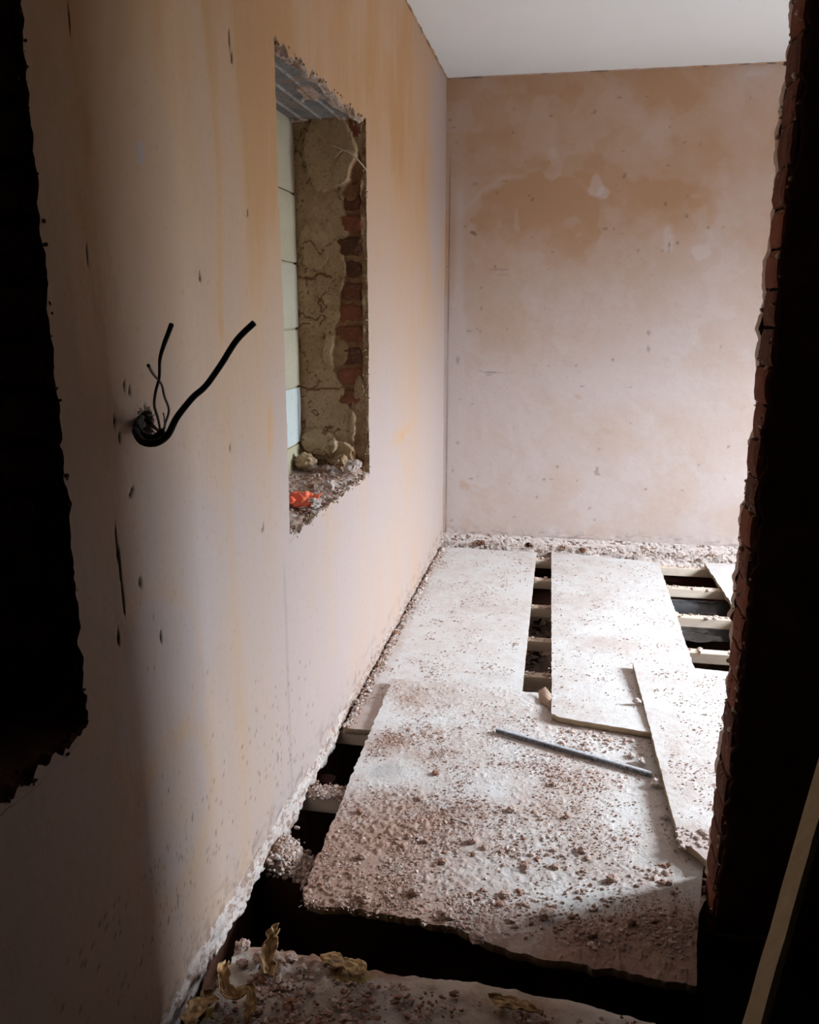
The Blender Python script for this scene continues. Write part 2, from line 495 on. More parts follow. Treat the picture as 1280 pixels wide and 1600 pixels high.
# small pock marks low down on the near part
pk = fbm(Y * 190, Z * 150, 0, 2, 51); low = (1 - sm(Z, .25, .75)) * (1 - sm(Y, 1.9, 2.5)) + .35 * blob(Y, Z, 1.35, .85, .35, .3, .5)
pmask = sm(pk + .38 * low * (fbm(Y * 6, Z * 4, 0, 3, 52) * .6 + .9), .92, 1.0)
X -= .0008 * pmask; D = np.maximum(D, pmask * .6)
D = np.maximum(D, .35 * foot * sm(fbm(Y * 30, Z * 60, 0, 4, 61), .1, .35))
up = sm(Z, .75, 2.1)
s = .04 + .24 * (1 - sm(Y, 1.1, 2.1)) + .66 * up + .11 * fbm(Y * 6, Z * .7, 0, 4, 33) + .26 * fbm(Y * 2.2, Z * 1.1, 0, 3, 34)
wob = .018 * fbm(Z * 3, 0, 0, 4, 35)
s += .08 * sm(fbm(Y * 4.2, Z * 2.6, 0, 5, 39), .0, .10) - .08 * sm(fbm(Y * 3.1 + 9, Z * 2.2, 0, 5, 40), .08, .16)
s += .34 * np.exp(-((Y + wob - 1.672) / .030) ** 2) * sm(Z + .1 * fbm(Y * 30, 0, 0, 2, 3), 1.35, 1.42)
s += .25 * np.exp(-((Y + wob - 1.66) / .03) ** 2) * (1 - sm(Z, 1.0, 1.3))
s += .40 * (sm(Y + wob, 1.78, 1.86)) * (1 - sm(Y, 2.0, 2.4)) * sm(Z, 1.0, 1.9)
s += .55 * blob(Y, Z, 1.931, 1.09, .026, .10, .6, .3 * fbm(Y * 20, Z * 10, 0, 3, 36))
s += .30 * blob(Y, Z, 3.5, .85, .22, .05, .9, .4 * fbm(Y * 6, Z * 6, 0, 3, 37)) + .35 * blob(Y, Z - (Y - 3.7) * .12, 3.7, .85, .35, .03, .9, .2)
s += .25 * sm(Z, 1.2, 2.2) * blob(Y, Z, 3.1, 2.0, 1.0, 1.2, .9)
s -= .85 * blob(Y, Z, 4.6, 2.2, .35, .75, .6, .3 * fbm(Y * 5, Z * 5, 0, 3, 38))
s -= .35 * blob(Y, Z, 1.37, 1.632, .014, .02, .3) * 3
for (cy, cz, r, sd) in ((1.30, .72, .17, 1), (1.33, .43, .16, 2), ):
    dd = np.sqrt((Y - cy) ** 2 + ((Z - cz)) ** 2) + .02 * fbm(Y * 8, Z * 8, 0, 3, 70 + sd)
    s += .16 * np.exp(-((dd - r) / .018) ** 2) - .10 * (1 - sm(dd, r - .03, r))
iy = lambda v: int(np.argmin(np.abs(ys - v)))
iz = lambda v: int(np.argmin(np.abs(zs - v)))
mask = np.ones((len(ys) - 1, len(zs) - 1), bool)
for (a, b, c, d_) in (N0, N1):
    mask[iy(a):iy(b), iz(c):iz(d_)] = False
P = np.stack([X, Y, Z], -1)
WL = grid('wall_left', P, MP, None, {'stain': s, 'dark': D}, False, mask)
WL['kind'] = 'structure'

def lip(name, L, inward, depth, amp, seed, mat, parent, n=4, tone=.4):
    if seed > 299: mat = M_DARKB_SHADE  # near recess lips: shade painted in with the dark colour
    """broken edge of the plaster coat: a band from the boundary line L into the recess"""
    L = np.asarray(L); t = np.arange(len(L)) * .31
    rows = []
    for k in range(n):
        f = k / (n - 1)
        R = L.copy()
        R[:, 0] -= depth * f
        R += np.asarray(inward) * ((fbm(t, k * 1.7, 0, 3, seed) * amp) * (1 if k else 0))[:, None]
        R[:, 0] += fbm(t, k * 2.1, 0, 3, seed + 3) * amp * .4 * (k > 0)
        rows.append(R)
    Pp = np.stack(rows, 0)
    return grid(name, Pp, mat, parent, {'tone': np.full(Pp.shape[:2], tone) + .4 * fbm(np.broadcast_to(t, Pp.shape[:2]), 3, 0, 2, seed)})

def niche(N, seed, blocks_z, detail=True):
    y0, y1, z0, z1 = N
    a, b, c, d_ = iy(y0), iy(y1), iz(z0), iz(z1)
    lip('broken_plaster_edge', P[b, c:d_ + 1], (0, 1, 0), .02, .010, seed, M_JAMB, WL, tone=.6)
    lip('broken_plaster_edge', P[a, c:d_ + 1][::-1], (0, -1, 0), .02, .008, seed + 1, M_MORT, WL)
    lip('broken_plaster_edge', P[a:b + 1, d_][::-1], (0, 0, 1), .02, .012, seed + 2, M_MORT, WL)
    lip('broken_plaster_edge', P[a:b + 1, c], (0, 0, -1), .02, .012, seed + 3, M_MORT, WL)
    XB = -.97
    st = .004 if detail else .012
    # far jamb (faces the camera): mortar coat left over brickwork
    xs = lines(XB - .03, st, XL - .012); zz = lines(z0 - .08, st, z1 + .06)
    Xj, Zj = np.meshgrid(xs, zz, indexing='ij')
    edge = np.interp(Zj, [z0 - .1, .83, 1.03, 1.10, 1.14, 1.20, 1.27, 1.36, 1.45, 1.60, 1.74, 1.82, 1.90, z1 + .1],
                     [-.76, -.765, -.775, -.80, -.82, -.835, -.835, -.815, -.80, -.785, -.79, -.77, -.73, -.70])
    edge = edge + .022 * fbm(Zj * 22, 1, 0, 4, seed + 7)
    coat = 1 - sm(Xj, edge - .004, edge + .004)
    warp = .02 * fbm(Xj * 12, Zj * 12, 0, 3, seed + 8)
    patch = lambda cx, cz, rx, rz, sd: blob(Xj, Zj, cx, cz, rx, rz, .06, .28 * fbm(Xj * 16, Zj * 12, 0, 4, seed + sd))
    p1 = patch(-.84, 1.91, .10, .13, 9); p2 = patch(-.765, 1.83, .05, .085, 10); p3 = patch(-.885, 1.30, .015, .001, 11)
    p4 = patch(-.83, 1.235, .045, .055, 13); p5 = patch(-.905, 1.60, .055, .09, 14); p6 = patch(-.90, .90, .07, .05, 15); p7 = patch(-.745, .98, .032, .16, 16); p8 = patch(-.82, .86, .06, .05, 18)
    rel = coat * (.010 + .004 * fbm(Xj * 9, Zj * 9, 0, 4, seed + 12)) + .010 * p1 + .008 * p2 + .006 * p4 + .005 * p5 + .016 * p6 + .010 * p7 + .02 * p8
    rel += .003 * fbm(Xj * 40, Zj * 40, 0, 4, seed + 17)
    # shrinkage cracks
    crk = np.abs(fbm(Xj * 9, Zj * 9, 0, 4, seed + 19)); crack = (1 - sm(crk, .006, .022)) * coat * (1 - p1)
    lineg = np.exp(-((Zj - 1.105 - .012 * fbm(Xj * 30, 0, 0, 3, 2)) / .003) ** 2) + np.exp(-((Zj - 1.50 - .02 * fbm(Xj * 25, 4, 0, 3, 2)) / .004) ** 2) * (Xj < -.84)
    crack = np.clip(crack * .8 + lineg * coat * .9, 0, 1)
    rel -= .006 * crack
    low = 1 - sm(Zj, z0 + .02, z0 + .09)
    rel -= .02 * low
    tone = .34 + .45 * fbm(Xj * 6, Zj * 4, 0, 4, seed + 20) - .40 * p1 - .15 * p5 + .1 * p2 - .15 * p4 + (1 - coat) * .55 - .3 * p6 + crack * .9 + .2 * (1 - sm(Xj, -.97, -.945))
    o = grid('jamb_render', np.stack([Xj, y1 + .006 - rel, Zj], -1), M_JAMB if detail else M_DARKB_SHADE, WL, {'tone': tone})
    tag(o, 'cracked grey-brown mortar coat on the recess jamb')
    k = 0
    zc = z0 + .02
    rr = random.Random(seed)
    while zc < z1 - .01 and detail:
        w = rr.uniform(.075, .11)
        if zc > 1.0:
            lo = (XL - .017 - w, y1 + .002 - rr.uniform(0, .008), zc - .003)
            rough_box('brick', lo, (XL - .014, y1 + .09, zc + .068), (6, 3, 5), .010, M_BRICKD, WL, seed + k, 34, rr.uniform(-.1, 1.1))
        k += 1; zc += .0755
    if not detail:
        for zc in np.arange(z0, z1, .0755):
            rough_box('brick', (XL - .11, y1 - .002, zc), (XL - .014, y1 + .09, zc + .064), (2, 2, 2), .005, M_DARKB_SHADE, WL, seed + int(zc * 100))
    # near jamb
    xs = lines(XB - .03, .012, XL - .012); zz = lines(z0 - .08, .012, z1 + .06)
    Xj, Zj = np.meshgrid(xs, zz, indexing='ij')
    grid('jamb_render', np.stack([Xj, y0 - .006 + .006 * fbm(Xj * 30, Zj * 30, 0, 3, seed + 30), Zj], -1), M_JAMB, WL, {'tone': .4 + .4 * fbm(Xj * 8, Zj * 8, 0, 3, seed + 31)}, True)
    # soffit: ribbed metal lath with plaster left at the front
    st = .0035 if detail else .02
    yy = lines(y0 - .02, st, y1 + .02); xs = lines(XB - .03, st, XL - .006)
    Ys, Xs = np.meshgrid(yy, xs, indexing='ij')
    rib = sum(np.exp(-((Xs - c_) / .004) ** 2) for c_ in (-.93, -.865, -.80))
    hatch = .0016 * np.sin(Ys * 2 * math.pi / .0125 + 2 * np.sin(Xs * 50))
    pls = sm(Xs + .03 * fbm(Ys * 9, Xs * 9, 0, 4, seed + 40), -.762, -.752) + sm(fbm(Ys * 7, Xs * 14, 0, 4, seed + 41), .26, .32)
    pls = np.clip(pls, 0, 1)
    bk = (1 - sm(Xs + .02 * fbm(Ys * 12, 0, 0, 3, 3), -.955, -.94)) * (1 - sm(Ys, 2.2, 2.45))
    h = hatch * (1 - pls) - .005 * rib - pls * (.008 + .006 * fbm(Ys * 30, Xs * 30, 0, 4, seed + 42)) - bk * .02
    f = grid_faces(*Ys.shape, flip=False)
    ff = f.reshape(-1, 4)
    pv = (pls + bk).ravel() > .5
    isp = pv[ff].sum(1) >= 2
    V = np.stack([Xs, Ys, z1 + .012 + h], -1).reshape(-1, 3)
    o = np_mesh('soffit_lath', V, ff, M_LATH, WL, {'tone': np.clip(.5 + (.55 * np.sin(Ys * 2 * math.pi / .0125 + 2 * np.sin(Xs * 50)) * (pls < .3) if detail else 0) + .6 * rib + .35 * fbm(Ys * 12, Xs * 12, 0, 3, 5), 0, 1)})
    tag(o, 'grey ribbed metal lath under the recess head with plaster left on it')
    o.data.materials.append(M_MORT)
    o.data.polygons.foreach_set('material_index', isp.astype(np.int32))
    # sill rubble bed
    yy = lines(y0 - .02, st * 1.6, y1 + .02); xs = lines(XB - .01, st * 1.6, XL - .0)
    Ys, Xs = np.meshgrid(yy, xs, indexing='ij')
    front = sm(Xs, XL - .06, XL)
    lay = fbm(Ys * 5, Xs * 34, 0, 5, seed + 50, .6)
    hh = .012 * lay + .014 * np.abs(fbm(Ys * 30, Xs * 30, 0, 4, seed + 51)) - front * .022 + .02 * sm(Ys, y1 - .12, y1) * (1 - front * .6) + .012 * sm(-Xs, .90, .97)
    bed = grid('sill_bed', np.stack([Xs + .006 * fbm(Ys * 25, Xs * 9, 0, 3, 9) * (1 - front), Ys, z0 + .004 + hh], -1), M_MORT if detail else M_DARKB_SHADE, WL, {'tone': .62 + .8 * lay - .1 * front})  # near recess bed darkened in colour to stand for its shade
    tag(bed, 'broken crumbly mortar bed on the recess sill')
    # block infill at the back
    tops = blocks_z
    for r in range(len(tops) - 1):
        t1, t0 = tops[r], tops[r + 1]
        off = .30 if r % 2 else .40
        yy0 = y0 - .03 - off
        while yy0 < y1:
            lo = max(yy0, y0 - .03); hi_ = min(yy0 + .43, y1 + .03)
            if y1 + .03 - hi_ < .12: hi_ = y1 + .03
            if hi_ - lo > .04:
                rough_box('block', (XB - .10, lo + .0, t0 + .002), (XB + rr.uniform(-.003, .005), hi_ - .003, t1 - .002), (2, 6, 5), .0035, M_BLOCK, WL, seed + r * 7, 20, 1.0 if t1 < 1.2 and t1 > .95 else rr.uniform(0, .25))
            yy0 += .44
    box('mortar_joints', (XB - .10, y0 - .03, z0 - .03), (XB - .008, y1 + .03, z1 + .03), M_BLOCK, WL)

niche(N1, 100, [2.02, 1.772, 1.540, 1.315, 1.108, .90, .76])
niche(N0, 300, [2.02, 1.79, 1.565, 1.34, 1.115, .89, .70], False)  # unlit recess: jamb, bricks, sill and chips have their shade in the colour

# broken, whitish foot of the plaster running down past the floor
yy = lines(-1.2, .04, .9, .006, 4.83); tt = np.linspace(0, 1, 26)
Yf, Tf = np.meshgrid(yy, tt, indexing='ij')
near = 1 - sm(Yf, 2.45, 2.6)
hi_ = .060 + .014 * fbm(Yf * 14, 0, 0, 4, 77, .65) + .02 * np.exp(-((Yf - 1.6) / .35) ** 2)
lo_ = np.where(near > .5, -.045 - .05 * fbm(Yf * 9, 3, 0, 4, 81), -.03)
Zf = hi_ + (lo_ - hi_) * Tf
bul = .009 * np.sin(np.pi * np.clip(Tf * 1.0, 0, 1)) * (.55 + .6 * fbm(Yf * 9, Tf * 3, 0, 4, 82)) + .012 * np.abs(fbm(Yf * 32, Tf * 9, 0, 4, 83)) * sm(Tf, 0, .1)
Xf = XL - .006 + bul + .012 * near * (1 - sm(Tf, .75, 1.0)) * fbm(Yf * 9, Tf * 2, 0, 4, 84)
Xf = Xf - .05 * sm(Tf, .8, 1.0)
o = grid('plaster_foot', np.stack([Xf, Yf, Zf], -1), M_SKIM, WL, {'tone': .10 + .6 * fbm(Yf * 22, Tf * 8, 0, 4, 85) + .55 * (1 - near) + 1.6 * sm(fbm(Yf * 60, Tf * 14, 0, 3, 86), .22, .4)}, False)
tag(o, 'ragged whitish plaster edge along the foot of the wall')
# masonry below floor level
yy = lines(-1.2, .05, .9, .012, 4.84); zz = lines(-.42, .012, .07)
Yf, Zf = np.meshgrid(yy, zz, indexing='ij')
crs = np.abs(((Zf + .42) / .075) % 1 - .5)
o = grid('foundation', np.stack([XL - .03 + .010 * fbm(Yf * 18, Zf * 18, 0, 4, 91) - .008 * sm(crs, .42, .46), Yf, Zf], -1), M_DARKB_SHADE, WL, {'tone': .5 + .5 * fbm(Yf * 9, Zf * 14, 0, 3, 92)})
tag(o, 'dark brickwork below the floor')
# crumbly rim around the cable hole
n = 110; a = RS.uniform(0, 6.28, n); r = RS.uniform(.025, .033, n)
rocks('hole_rim', np.stack([XL + RS.uniform(-.006, .006, n), 1.315 + r * np.cos(a), 1.190 + r * np.sin(a) * .9], 1), RS.uniform(.0008, .0026, n), M_MORT, WL, RS.uniform(-.2, .8, n), 1.0, 'crumbly rim of the cable hole')
# fringe of chips on the edges of both recesses
def fringe(N, n, seed):
    y0, y1, z0, z1 = N; rs = np.random.RandomState(seed)
    t = rs.uniform(0, 1, n); side = rs.randint(0, 8, n)
    py = np.where(side < 3, y1 + rs.normal(0, .004, n), y0 + t * (y1 - y0))
    pz = np.where(side < 3, z0 + t * (z1 - z0), np.where(side < 5, z1 + rs.normal(0, .006, n), z0 + rs.normal(0, .010, n)))
    px = XL - np.abs(rs.normal(0, .012, n)) + .002
    return rocks('edge_chips', np.stack([px, py, pz], 1), rs.uniform(.001, .0042, n), M_JAMB if seed == 5 else M_DARKB_SHADE, WL, rs.uniform(-.2, 1.0, n), 1.0, 'chips of plaster clinging to the recess edge')
fringe(N1, 420, 5); fringe(N0, 300, 6)
# rubble lying on the far recess sill
n = 500; yy = RS.uniform(2.06, 2.96, n); xx = XL - .26 * RS.beta(1.1, 1.3, n)
rocks('sill_rubble', np.stack([xx, yy, .80 + RS.uniform(-.004, .014, n) - .018 * sm(xx, XL - .06, XL)], 1), RS.gamma(2, .0014, n) + .001, M_CRUMB, None, RS.uniform(.4, 1.1, n), .7,
      'loose mortar crumbs strewn over the sill of the far wall recess')

# ================================================================== BACK WALL
xs = lines(-.74, .0075, 1.15, .03, XR + .1); zs2 = lines(.055, .007, 2.60)
Xb, Zb = np.meshgrid(xs, zs2, indexing='ij')
foot = np.clip(1 - (Zb - .055) / .08, 0, 1)
Yb = YB + .003 * fbm(Xb * 3, Zb * 3, 0, 3, 201) + .0012 * fbm(Xb * 14, Zb * 14, 0, 4, 202) - foot * .006 * fbm(Xb * 25, Zb * 25, 0, 3, 203)
Zbb = Zb + foot * (.025 * fbm(Xb * 13, 0, 0, 5, 204, .65))
s = .10 + .58 * sm(Zb + .12 * fbm(Xb * 3, 0, 0, 3, 205), 1.05, 2.05) + .24 * fbm(Xb * 4, Zb * 4, 0, 4, 206)
s += .10 * sm(fbm(Xb * 4.5, Zb * 4, 0, 5, 241), .0, .06) - .12 * sm(fbm(Xb * 5 + 7, Zb * 5, 0, 5, 242), .12, .17)
n5 = .20 * fbm(Xb * 9, Zb * 9, 0, 4, 207) + .10 * fbm(Xb * 34, Zb * 34, 0, 4, 208)
Xw = Xb + .035 * fbm(Xb * 14, Zb * 14, 0, 4, 231); Zw = Zb + .035 * fbm(Xb * 14, Zb * 14, 0, 4, 232)
arch = blob(Xw, Zw, -.22, 1.80, .36, .27, .06, .12 * fbm(Xb * 6, Zb * 6, 0, 3, 233)) * sm(Zw, 1.55, 1.82)
arch2 = blob(Xw, Zw, -.02, 1.80, .44, .38, .06, .16 * fbm(Xb * 6, Zb * 6, 0, 3, 234)) * sm(Zw, 1.6, 1.9)
ring = np.clip(arch2 - arch, 0, 1) * sm(Zb, 1.75, 1.95)
s += .26 * arch + .16 * ring * sm(Zb, 1.75, 1.95) - .22 * np.exp(-((np.sqrt(((Xw + .22) / .36) ** 2 + ((Zw - 1.80) / .27) ** 2) - 1.10) / .05) ** 2) * sm(Zw, 1.85, 2.0)
s += .14 * blob(Xb, Zb, .02, 1.98, .22, .12, .25, n5)
s -= .55 * (blob(Xw, Zw, .10, 2.03, .035, .055, .3, n5 * 2) + blob(Xw, Zw, .135, 1.985, .035, .03, .3, n5 * 2) + .5 * blob(Xw, Zw, -.27, 1.97, .05, .035, .3, n5 * 2) + .5 * blob(Xw, Zw, -.32, 1.85, .02, .06, .3, n5 * 2)
           + .8 * blob(Xw, Zw, .49, 1.75, .035, .07, .5, n5) + .9 * blob(Xw, Zw, .66, 1.675, .05, .03, .5, n5) + .6 * blob(Xw, Zw, .85, 2.54, .08, .03, .5, n5 * 2) + .5 * blob(Xw, Zw, -.13, 2.12, .04, .08, .3, n5 * 3))
s += .10 * blob(Xw, Zw, .45, 1.90, .30, .16, .5, n5 * 2) + .2 * blob(Xb, Zb, .6, 2.0, .25, .35, .6, n5 * 2)
s -= .25 * sm(Xb, .65, 1.0) * sm(Zb, 1.7, 2.0)
s += .45 * blob(Xb, Zb + (Xb - .06) * .4, .06, .905, .035, .012, .6, .1)
s -= .5 * np.exp(-((Xb + .63) / .03) ** 2) * (1 - sm(Zb, 1.9, 2.2))
s += .25 * sm(Zb, 2.3, 2.55) * (1 - sm(Xb, .2, .8))
s += .45 * blob(Xw, Zw, -.60, .37, .06, .05, .3, n5 * 3)
D = np.zeros_like(Xb)
def scr(x, z, rx, rz, w, sd):
    return w * blob(Xb, Zb, x, z, rx, rz, .5, .6 * fbm(Xb * 60, Zb * 60, 0, 3, sd))
for it in ((-.43, 1.034, .05, .004, .5, 1), (-.36, 1.031, .06, .003, .35, 2), (-.45, 1.02, .02, .005, .3, 3), (-.40, 1.60, .06, .003, .3, 4), (-.37, 1.575, .07, .003, .3, 5), (.495, 1.72, .005, .016, .6, 6), (.495, 1.69, .003, .012, .6, 7),
           (-.56, 1.80, .014, .010, .6, 8), (-.545, 1.79, .012, .008, .6, 9), (-.25, 1.985, .004, .004, .7, 10), (-.235, 1.965, .008, .010, .4, 11), (-.60, 1.83, .012, .006, .4, 12), (-.13, 1.60, .004, .006, .6, 13),
           (-.39, 2.06, .02, .006, .3, 14), (-.55, 2.05, .02, .01, .25, 15), (-.63, 1.10, .01, .02, .3, 16), (-.62, .62, .015, .01, .3, 17), (-.54, .41, .012, .006, .5, 18)):
    D = np.maximum(D, scr(*it))
D = np.maximum(D, .55 * np.exp(-((Xb + .688 + .004 * fbm(Zb * 5, 0, 0, 3, 3)) / .0035) ** 2) * (1 - sm(Zb, 2.0, 2.3)))
D = np.maximum(D, .5 * sm(fbm(Xb * 18, Zb * 70, 0, 4, 210), .18, .34) * foot)
D = np.maximum(D, .35 * sm(fbm(Xb * 26, Zb * 26, 0, 2, 211), .74, .80))
WB = grid('wall_back', np.stack([Xb, Yb, Zbb], -1), MPB, None, {'stain': s, 'dark': D}, False)
WB['kind'] = 'structure'
xs = lines(-.74, .006, 1.15, .03, XR); tt = np.linspace(0, 1, 34)
Xf, Tf = np.meshgrid(xs, tt, indexing='ij')
band = fbm(Xf * 12, Tf * 4, 0, 5, 221, .65)
Zf = .075 + (-.10 - .075) * Tf
Yf = YB - .004 - .045 * sm(Tf, .1, .75) * (.7 + .7 * band) - .008 * np.abs(fbm(Xf * 45, Tf * 10, 0, 4, 222)) + .03 * sm(Tf, .85, 1)
crack = (1 - sm(np.abs(fbm(Xf * 10, Tf * 5, 0, 4, 223)), .01, .05)) * (1 - sm(Tf, .5, .7))
Yf = Yf + crack * .012
pocket = blob(Xf, Zf, -.19, .02, .026, .016, .15, .3 * fbm(Xf * 40, Tf * 8, 0, 3, 224))
Yf = Yf + pocket * .07
o = grid('plaster_foot', np.stack([Xf, Yf, Zf], -1), M_MORT, WB, {'tone': -.15 + .7 * band + 1.2 * crack + 1.2 * pocket}, False)
tag(o, 'crumbling plaster and mortar along the foot of the back wall')
for (x0, z0_, w, sd) in ((.0, .024, .03, 1), (.11, .016, .04, 2), (-.50, .03, .05, 3), (-.13, -.05, .09, 5)):
    rough_box('brick', (x0, YB - .052 + .01 * (sd % 3), z0_ - .02), (x0 + w, YB, z0_ + .014), (5, 2, 3), .009, M_BRICKD, WB, sd * 13, 40, .5 + .1 * sd)
n = 900; xx = RS.uniform(-.70, .95, n)
rocks('crumbs', np.stack([xx, YB - .02 - np.abs(RS.normal(0, .035, n)), RS.uniform(-.004, .05, n)], 1)[:], RS.gamma(2, .0010, n) + .001, M_MORT, WB, RS.uniform(-.3, .9, n), .8, 'crumbs heaped at the foot of the back wall')

# ================================================================== CEILING
CE = box('ceiling', (-1.3, -1.25, ZC), (XR + .3, YB + .2, ZC + .12), M_CEIL); CE['kind'] = 'structure'
def bead(p0, p1, name, seed, r=.007, mat=MPB):
    n = 420; t = np.linspace(0, 1, n); p0 = np.array(p0, float); p1 = np.array(p1, float)
    A = p0 + (p1 - p0) * t[:, None]
    rows = []
    dirv = np.array([0, -1, 0]) if abs(p1[0] - p0[0]) > 1 else np.array([1, 0, 0])
    for k in range(5):
        th = k / 4 * math.pi / 2
        rr = r * (1 + .9 * fbm(t * 110, k * .4, 0, 4, seed))
        rows.append(A + dirv * (np.cos(th) * rr)[:, None] + np.array([0, 0, -1]) * (np.sin(th) * rr)[:, None])
    G = np.stack(rows, 0)
    return grid(name, G, mat, CE, {'stain': np.full(G.shape[:2], .7), 'dark': .5 * sm(np.broadcast_to(fbm(t * 60, 0, 0, 4, seed + 1), G.shape[:2]), 0, .4)}, True)
bead((-.72, YB, ZC), (XR, YB, ZC), 'ragged_skim_edge', 1)
bead((XL, 0, ZC), (XL, YB, ZC), 'ragged_skim_edge', 2, .006, MP)

# ================================================================== RIGHT WALL with the window (lights the room)
WR = bpy.data.objects.new('wall_right', None); C.objects.link(WR); WR['kind'] = 'structure'
TH = .28
for nm, lo, hi in (('wall_panel', (XR, 1.70, -.45), (XR + TH, WY0, ZC + .05)), ('wall_panel', (XR, WY1, -.45), (XR + TH, YB + .2, ZC + .05)),
                   ('wall_panel', (XR, WY0, -.45), (XR + TH, WY1, WZ0)), ('wall_panel', (XR, WY0, WZ1), (XR + TH, WY1, ZC + .05))):
    box(nm, lo, hi, M_BRICKD, WR)
WN = bpy.data.objects.new('window_1', None); C.objects.link(WN); WN['kind'] = 'structure'
fx0, fx1 = XR + .16, XR + .21
for lo, hi in (((fx0, WY0, WZ0), (fx1, WY0 + .05, WZ1)), ((fx0, WY1 - .05, WZ0), (fx1, WY1, WZ1)), ((fx0, WY0 + .05, WZ0), (fx1, WY1 - .05, WZ0 + .05)), ((fx0, WY0 + .05, WZ1 - .05), (fx1, WY1 - .05, WZ1))):
    box('window_frame', lo, hi, M_FRAME, WN, .004)
# back wall body (stops daylight behind the plaster skin)
box('wall_body', (-1.3, YB + .02, -.45), (XR + TH, YB + .2, ZC + .05), M_DARKB_SHADE, WB)
box('wall_body', (-1.3, -1.25, -.45), (-1.08, YB + .2, ZC + .05), M_DARKB_SHADE, WL)

# ================================================================== PARTITION (broken brick end seen from the dark side)
PX, PY0, PY1 = .39, 1.78, 1.92
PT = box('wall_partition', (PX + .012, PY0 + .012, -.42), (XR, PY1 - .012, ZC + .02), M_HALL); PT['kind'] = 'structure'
rr = random.Random(4)
z = -.03; k = 0
while z < ZC:
    dx = rr.uniform(-.003, .004); h = .0735
    a = rr.choice((0, 0, .02))
    rough_box('brick', (PX + dx, PY0 + .020 + rr.uniform(-.004, .006), z), (PX + .20, PY1 - .016 + rr.uniform(-.005, .004), z + h), (5, 6, 4), .0042, M_BRICKP, PT, 500 + k, 30, rr.uniform(0, 1))
    z += .0765; k += 1
def skin(name, yf, sgn, seed, mat, x0):
    zz = lines(-.03, .007, ZC); xx = lines(x0, .010, x0 + .16, .3, XR)
    Zs, Xs = np.meshgrid(zz, xs_ := xx, indexing='ij')
    first = np.clip(1 - (Xs - x0) / .10, 0, 1)
    Xs2 = Xs + first * (.012 * fbm(Zs * 14, 2, 0, 5, seed, .6) + .008 * fbm(Zs * 50, 5, 0, 3, seed + 1))
    Ys_ = yf + .003 * fbm(Xs * 20, Zs * 20, 0, 3, seed + 2)
    A = np.stack([Xs2, Ys_, Zs], -1)
    # return edge
    E0 = A[:, 0].copy(); E1 = E0.copy(); E1[:, 1] -= sgn * .018; E1[:, 0] += .004
    G = np.concatenate([E1[:, None], A], 1)
    return grid(name, G, mat, PT, {'stain': .4 + .3 * fbm(G[..., 0] * 5, G[..., 2] * 5, 0, 3, seed + 3), 'dark': np.zeros(G.shape[:2]), 'tone': .5 + .5 * fbm(G[..., 0] * 5, G[..., 2] * 9, 0, 3, seed)}, sgn < 0)
skin('plaster_coat', PY1, 1, 601, MPB, PX + .004)
skin('hall_coat', PY0, -1, 611, M_DARKB_SHADE, PX + .006)
n = 700; zz = RS.uniform(-.02, ZC, n)
rocks('mortar_crumbs', np.stack([PX + .004 + RS.uniform(-.004, .012, n), PY0 + .02 + RS.beta(.7, .7, n) * (PY1 - PY0 - .03), zz], 1), RS.uniform(.0015, .006, n), M_MORT, PT, RS.uniform(.2, 1.2, n), 1.0, 'mortar crumbs clinging to the broken brick end')
rough_box('footing', (.330, 1.47, -.40), (.62, 1.76, -.075), (6, 6, 7), .012, M_HALL, PT, 71, 20, .5)  # hall colour paints this footing as dark as its unlit surroundings
rough_box('footing', (PX - .012, PY0 - .01, -.40), (.9, PY1 - .01, -.03), (6, 5, 7), .012, M_DARKB_SHADE, PT, 72, 20, .5)

# ================================================================== HALL SHELL (dark side)
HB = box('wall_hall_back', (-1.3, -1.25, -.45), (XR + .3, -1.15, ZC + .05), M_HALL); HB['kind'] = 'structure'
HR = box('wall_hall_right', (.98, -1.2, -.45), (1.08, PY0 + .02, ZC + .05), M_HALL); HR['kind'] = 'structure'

# ================================================================== FLOOR
# ground under the joists
xs = lines(-.78, .014, 1.1, .1, XR + .05); yy = lines(-1.2, .2, .9, .014, YB + .02)
Xg, Yg = np.meshgrid(xs, yy, indexing='ij')
Zg = -.42 + .05 * fbm(Xg * 4, Yg * 4, 0, 4, 301) + .02 * np.abs(fbm(Xg * 22, Yg * 22, 0, 4, 302))
Zg += .30 * np.exp(-((Xg + .68) / .10) ** 2) * np.exp(-((Yg - 1.98) / .14) ** 2)
Zg += .20 * sm(Yg, 3.0, 4.8) * sm(Xg, .2, .5)
G = grid('floor_void', np.stack([Xg, Yg, Zg], -1), M_DIRT, None, {'tone': .4 + .5 * fbm(Xg * 7, Yg * 7, 0, 3, 303)}, False)
G['kind'] = 'structure'
n = 1200
gx = RS.uniform(-.7, .95, n); gy = RS.uniform(1.5, 4.8, n)
gz = -.42 + .05 * fbm(gx * 4, gy * 4, 0, 4, 301) + .30 * np.exp(-((gx + .68) / .10) ** 2) * np.exp(-((gy - 1.98) / .14) ** 2) + .20 * sm(gy, 3.0, 4.8) * sm(gx, .2, .5) + .012
rocks('void_rubble', np.stack([gx, gy, gz], 1), RS.gamma(2, .006, n) + .004, M_DIRT, G, RS.uniform(-.4, .9, n), .7, 'rubble lying under the joists')
for i, yf in enumerate((4.72, 4.35, 3.92, 3.495, 3.125, 2.56, 2.16)):
    jo = box('joist', (XL - .02, yf - .047, -.069), (XR, yf, -.021), M_JOIST, G, .003)
rough_box('sleeper_wall', (XL - .02, 1.775, -.40), (.36, 1.86, -.045), (40, 6, 12), .012, M_DARKB_SHADE, G, 92, 16, .6)
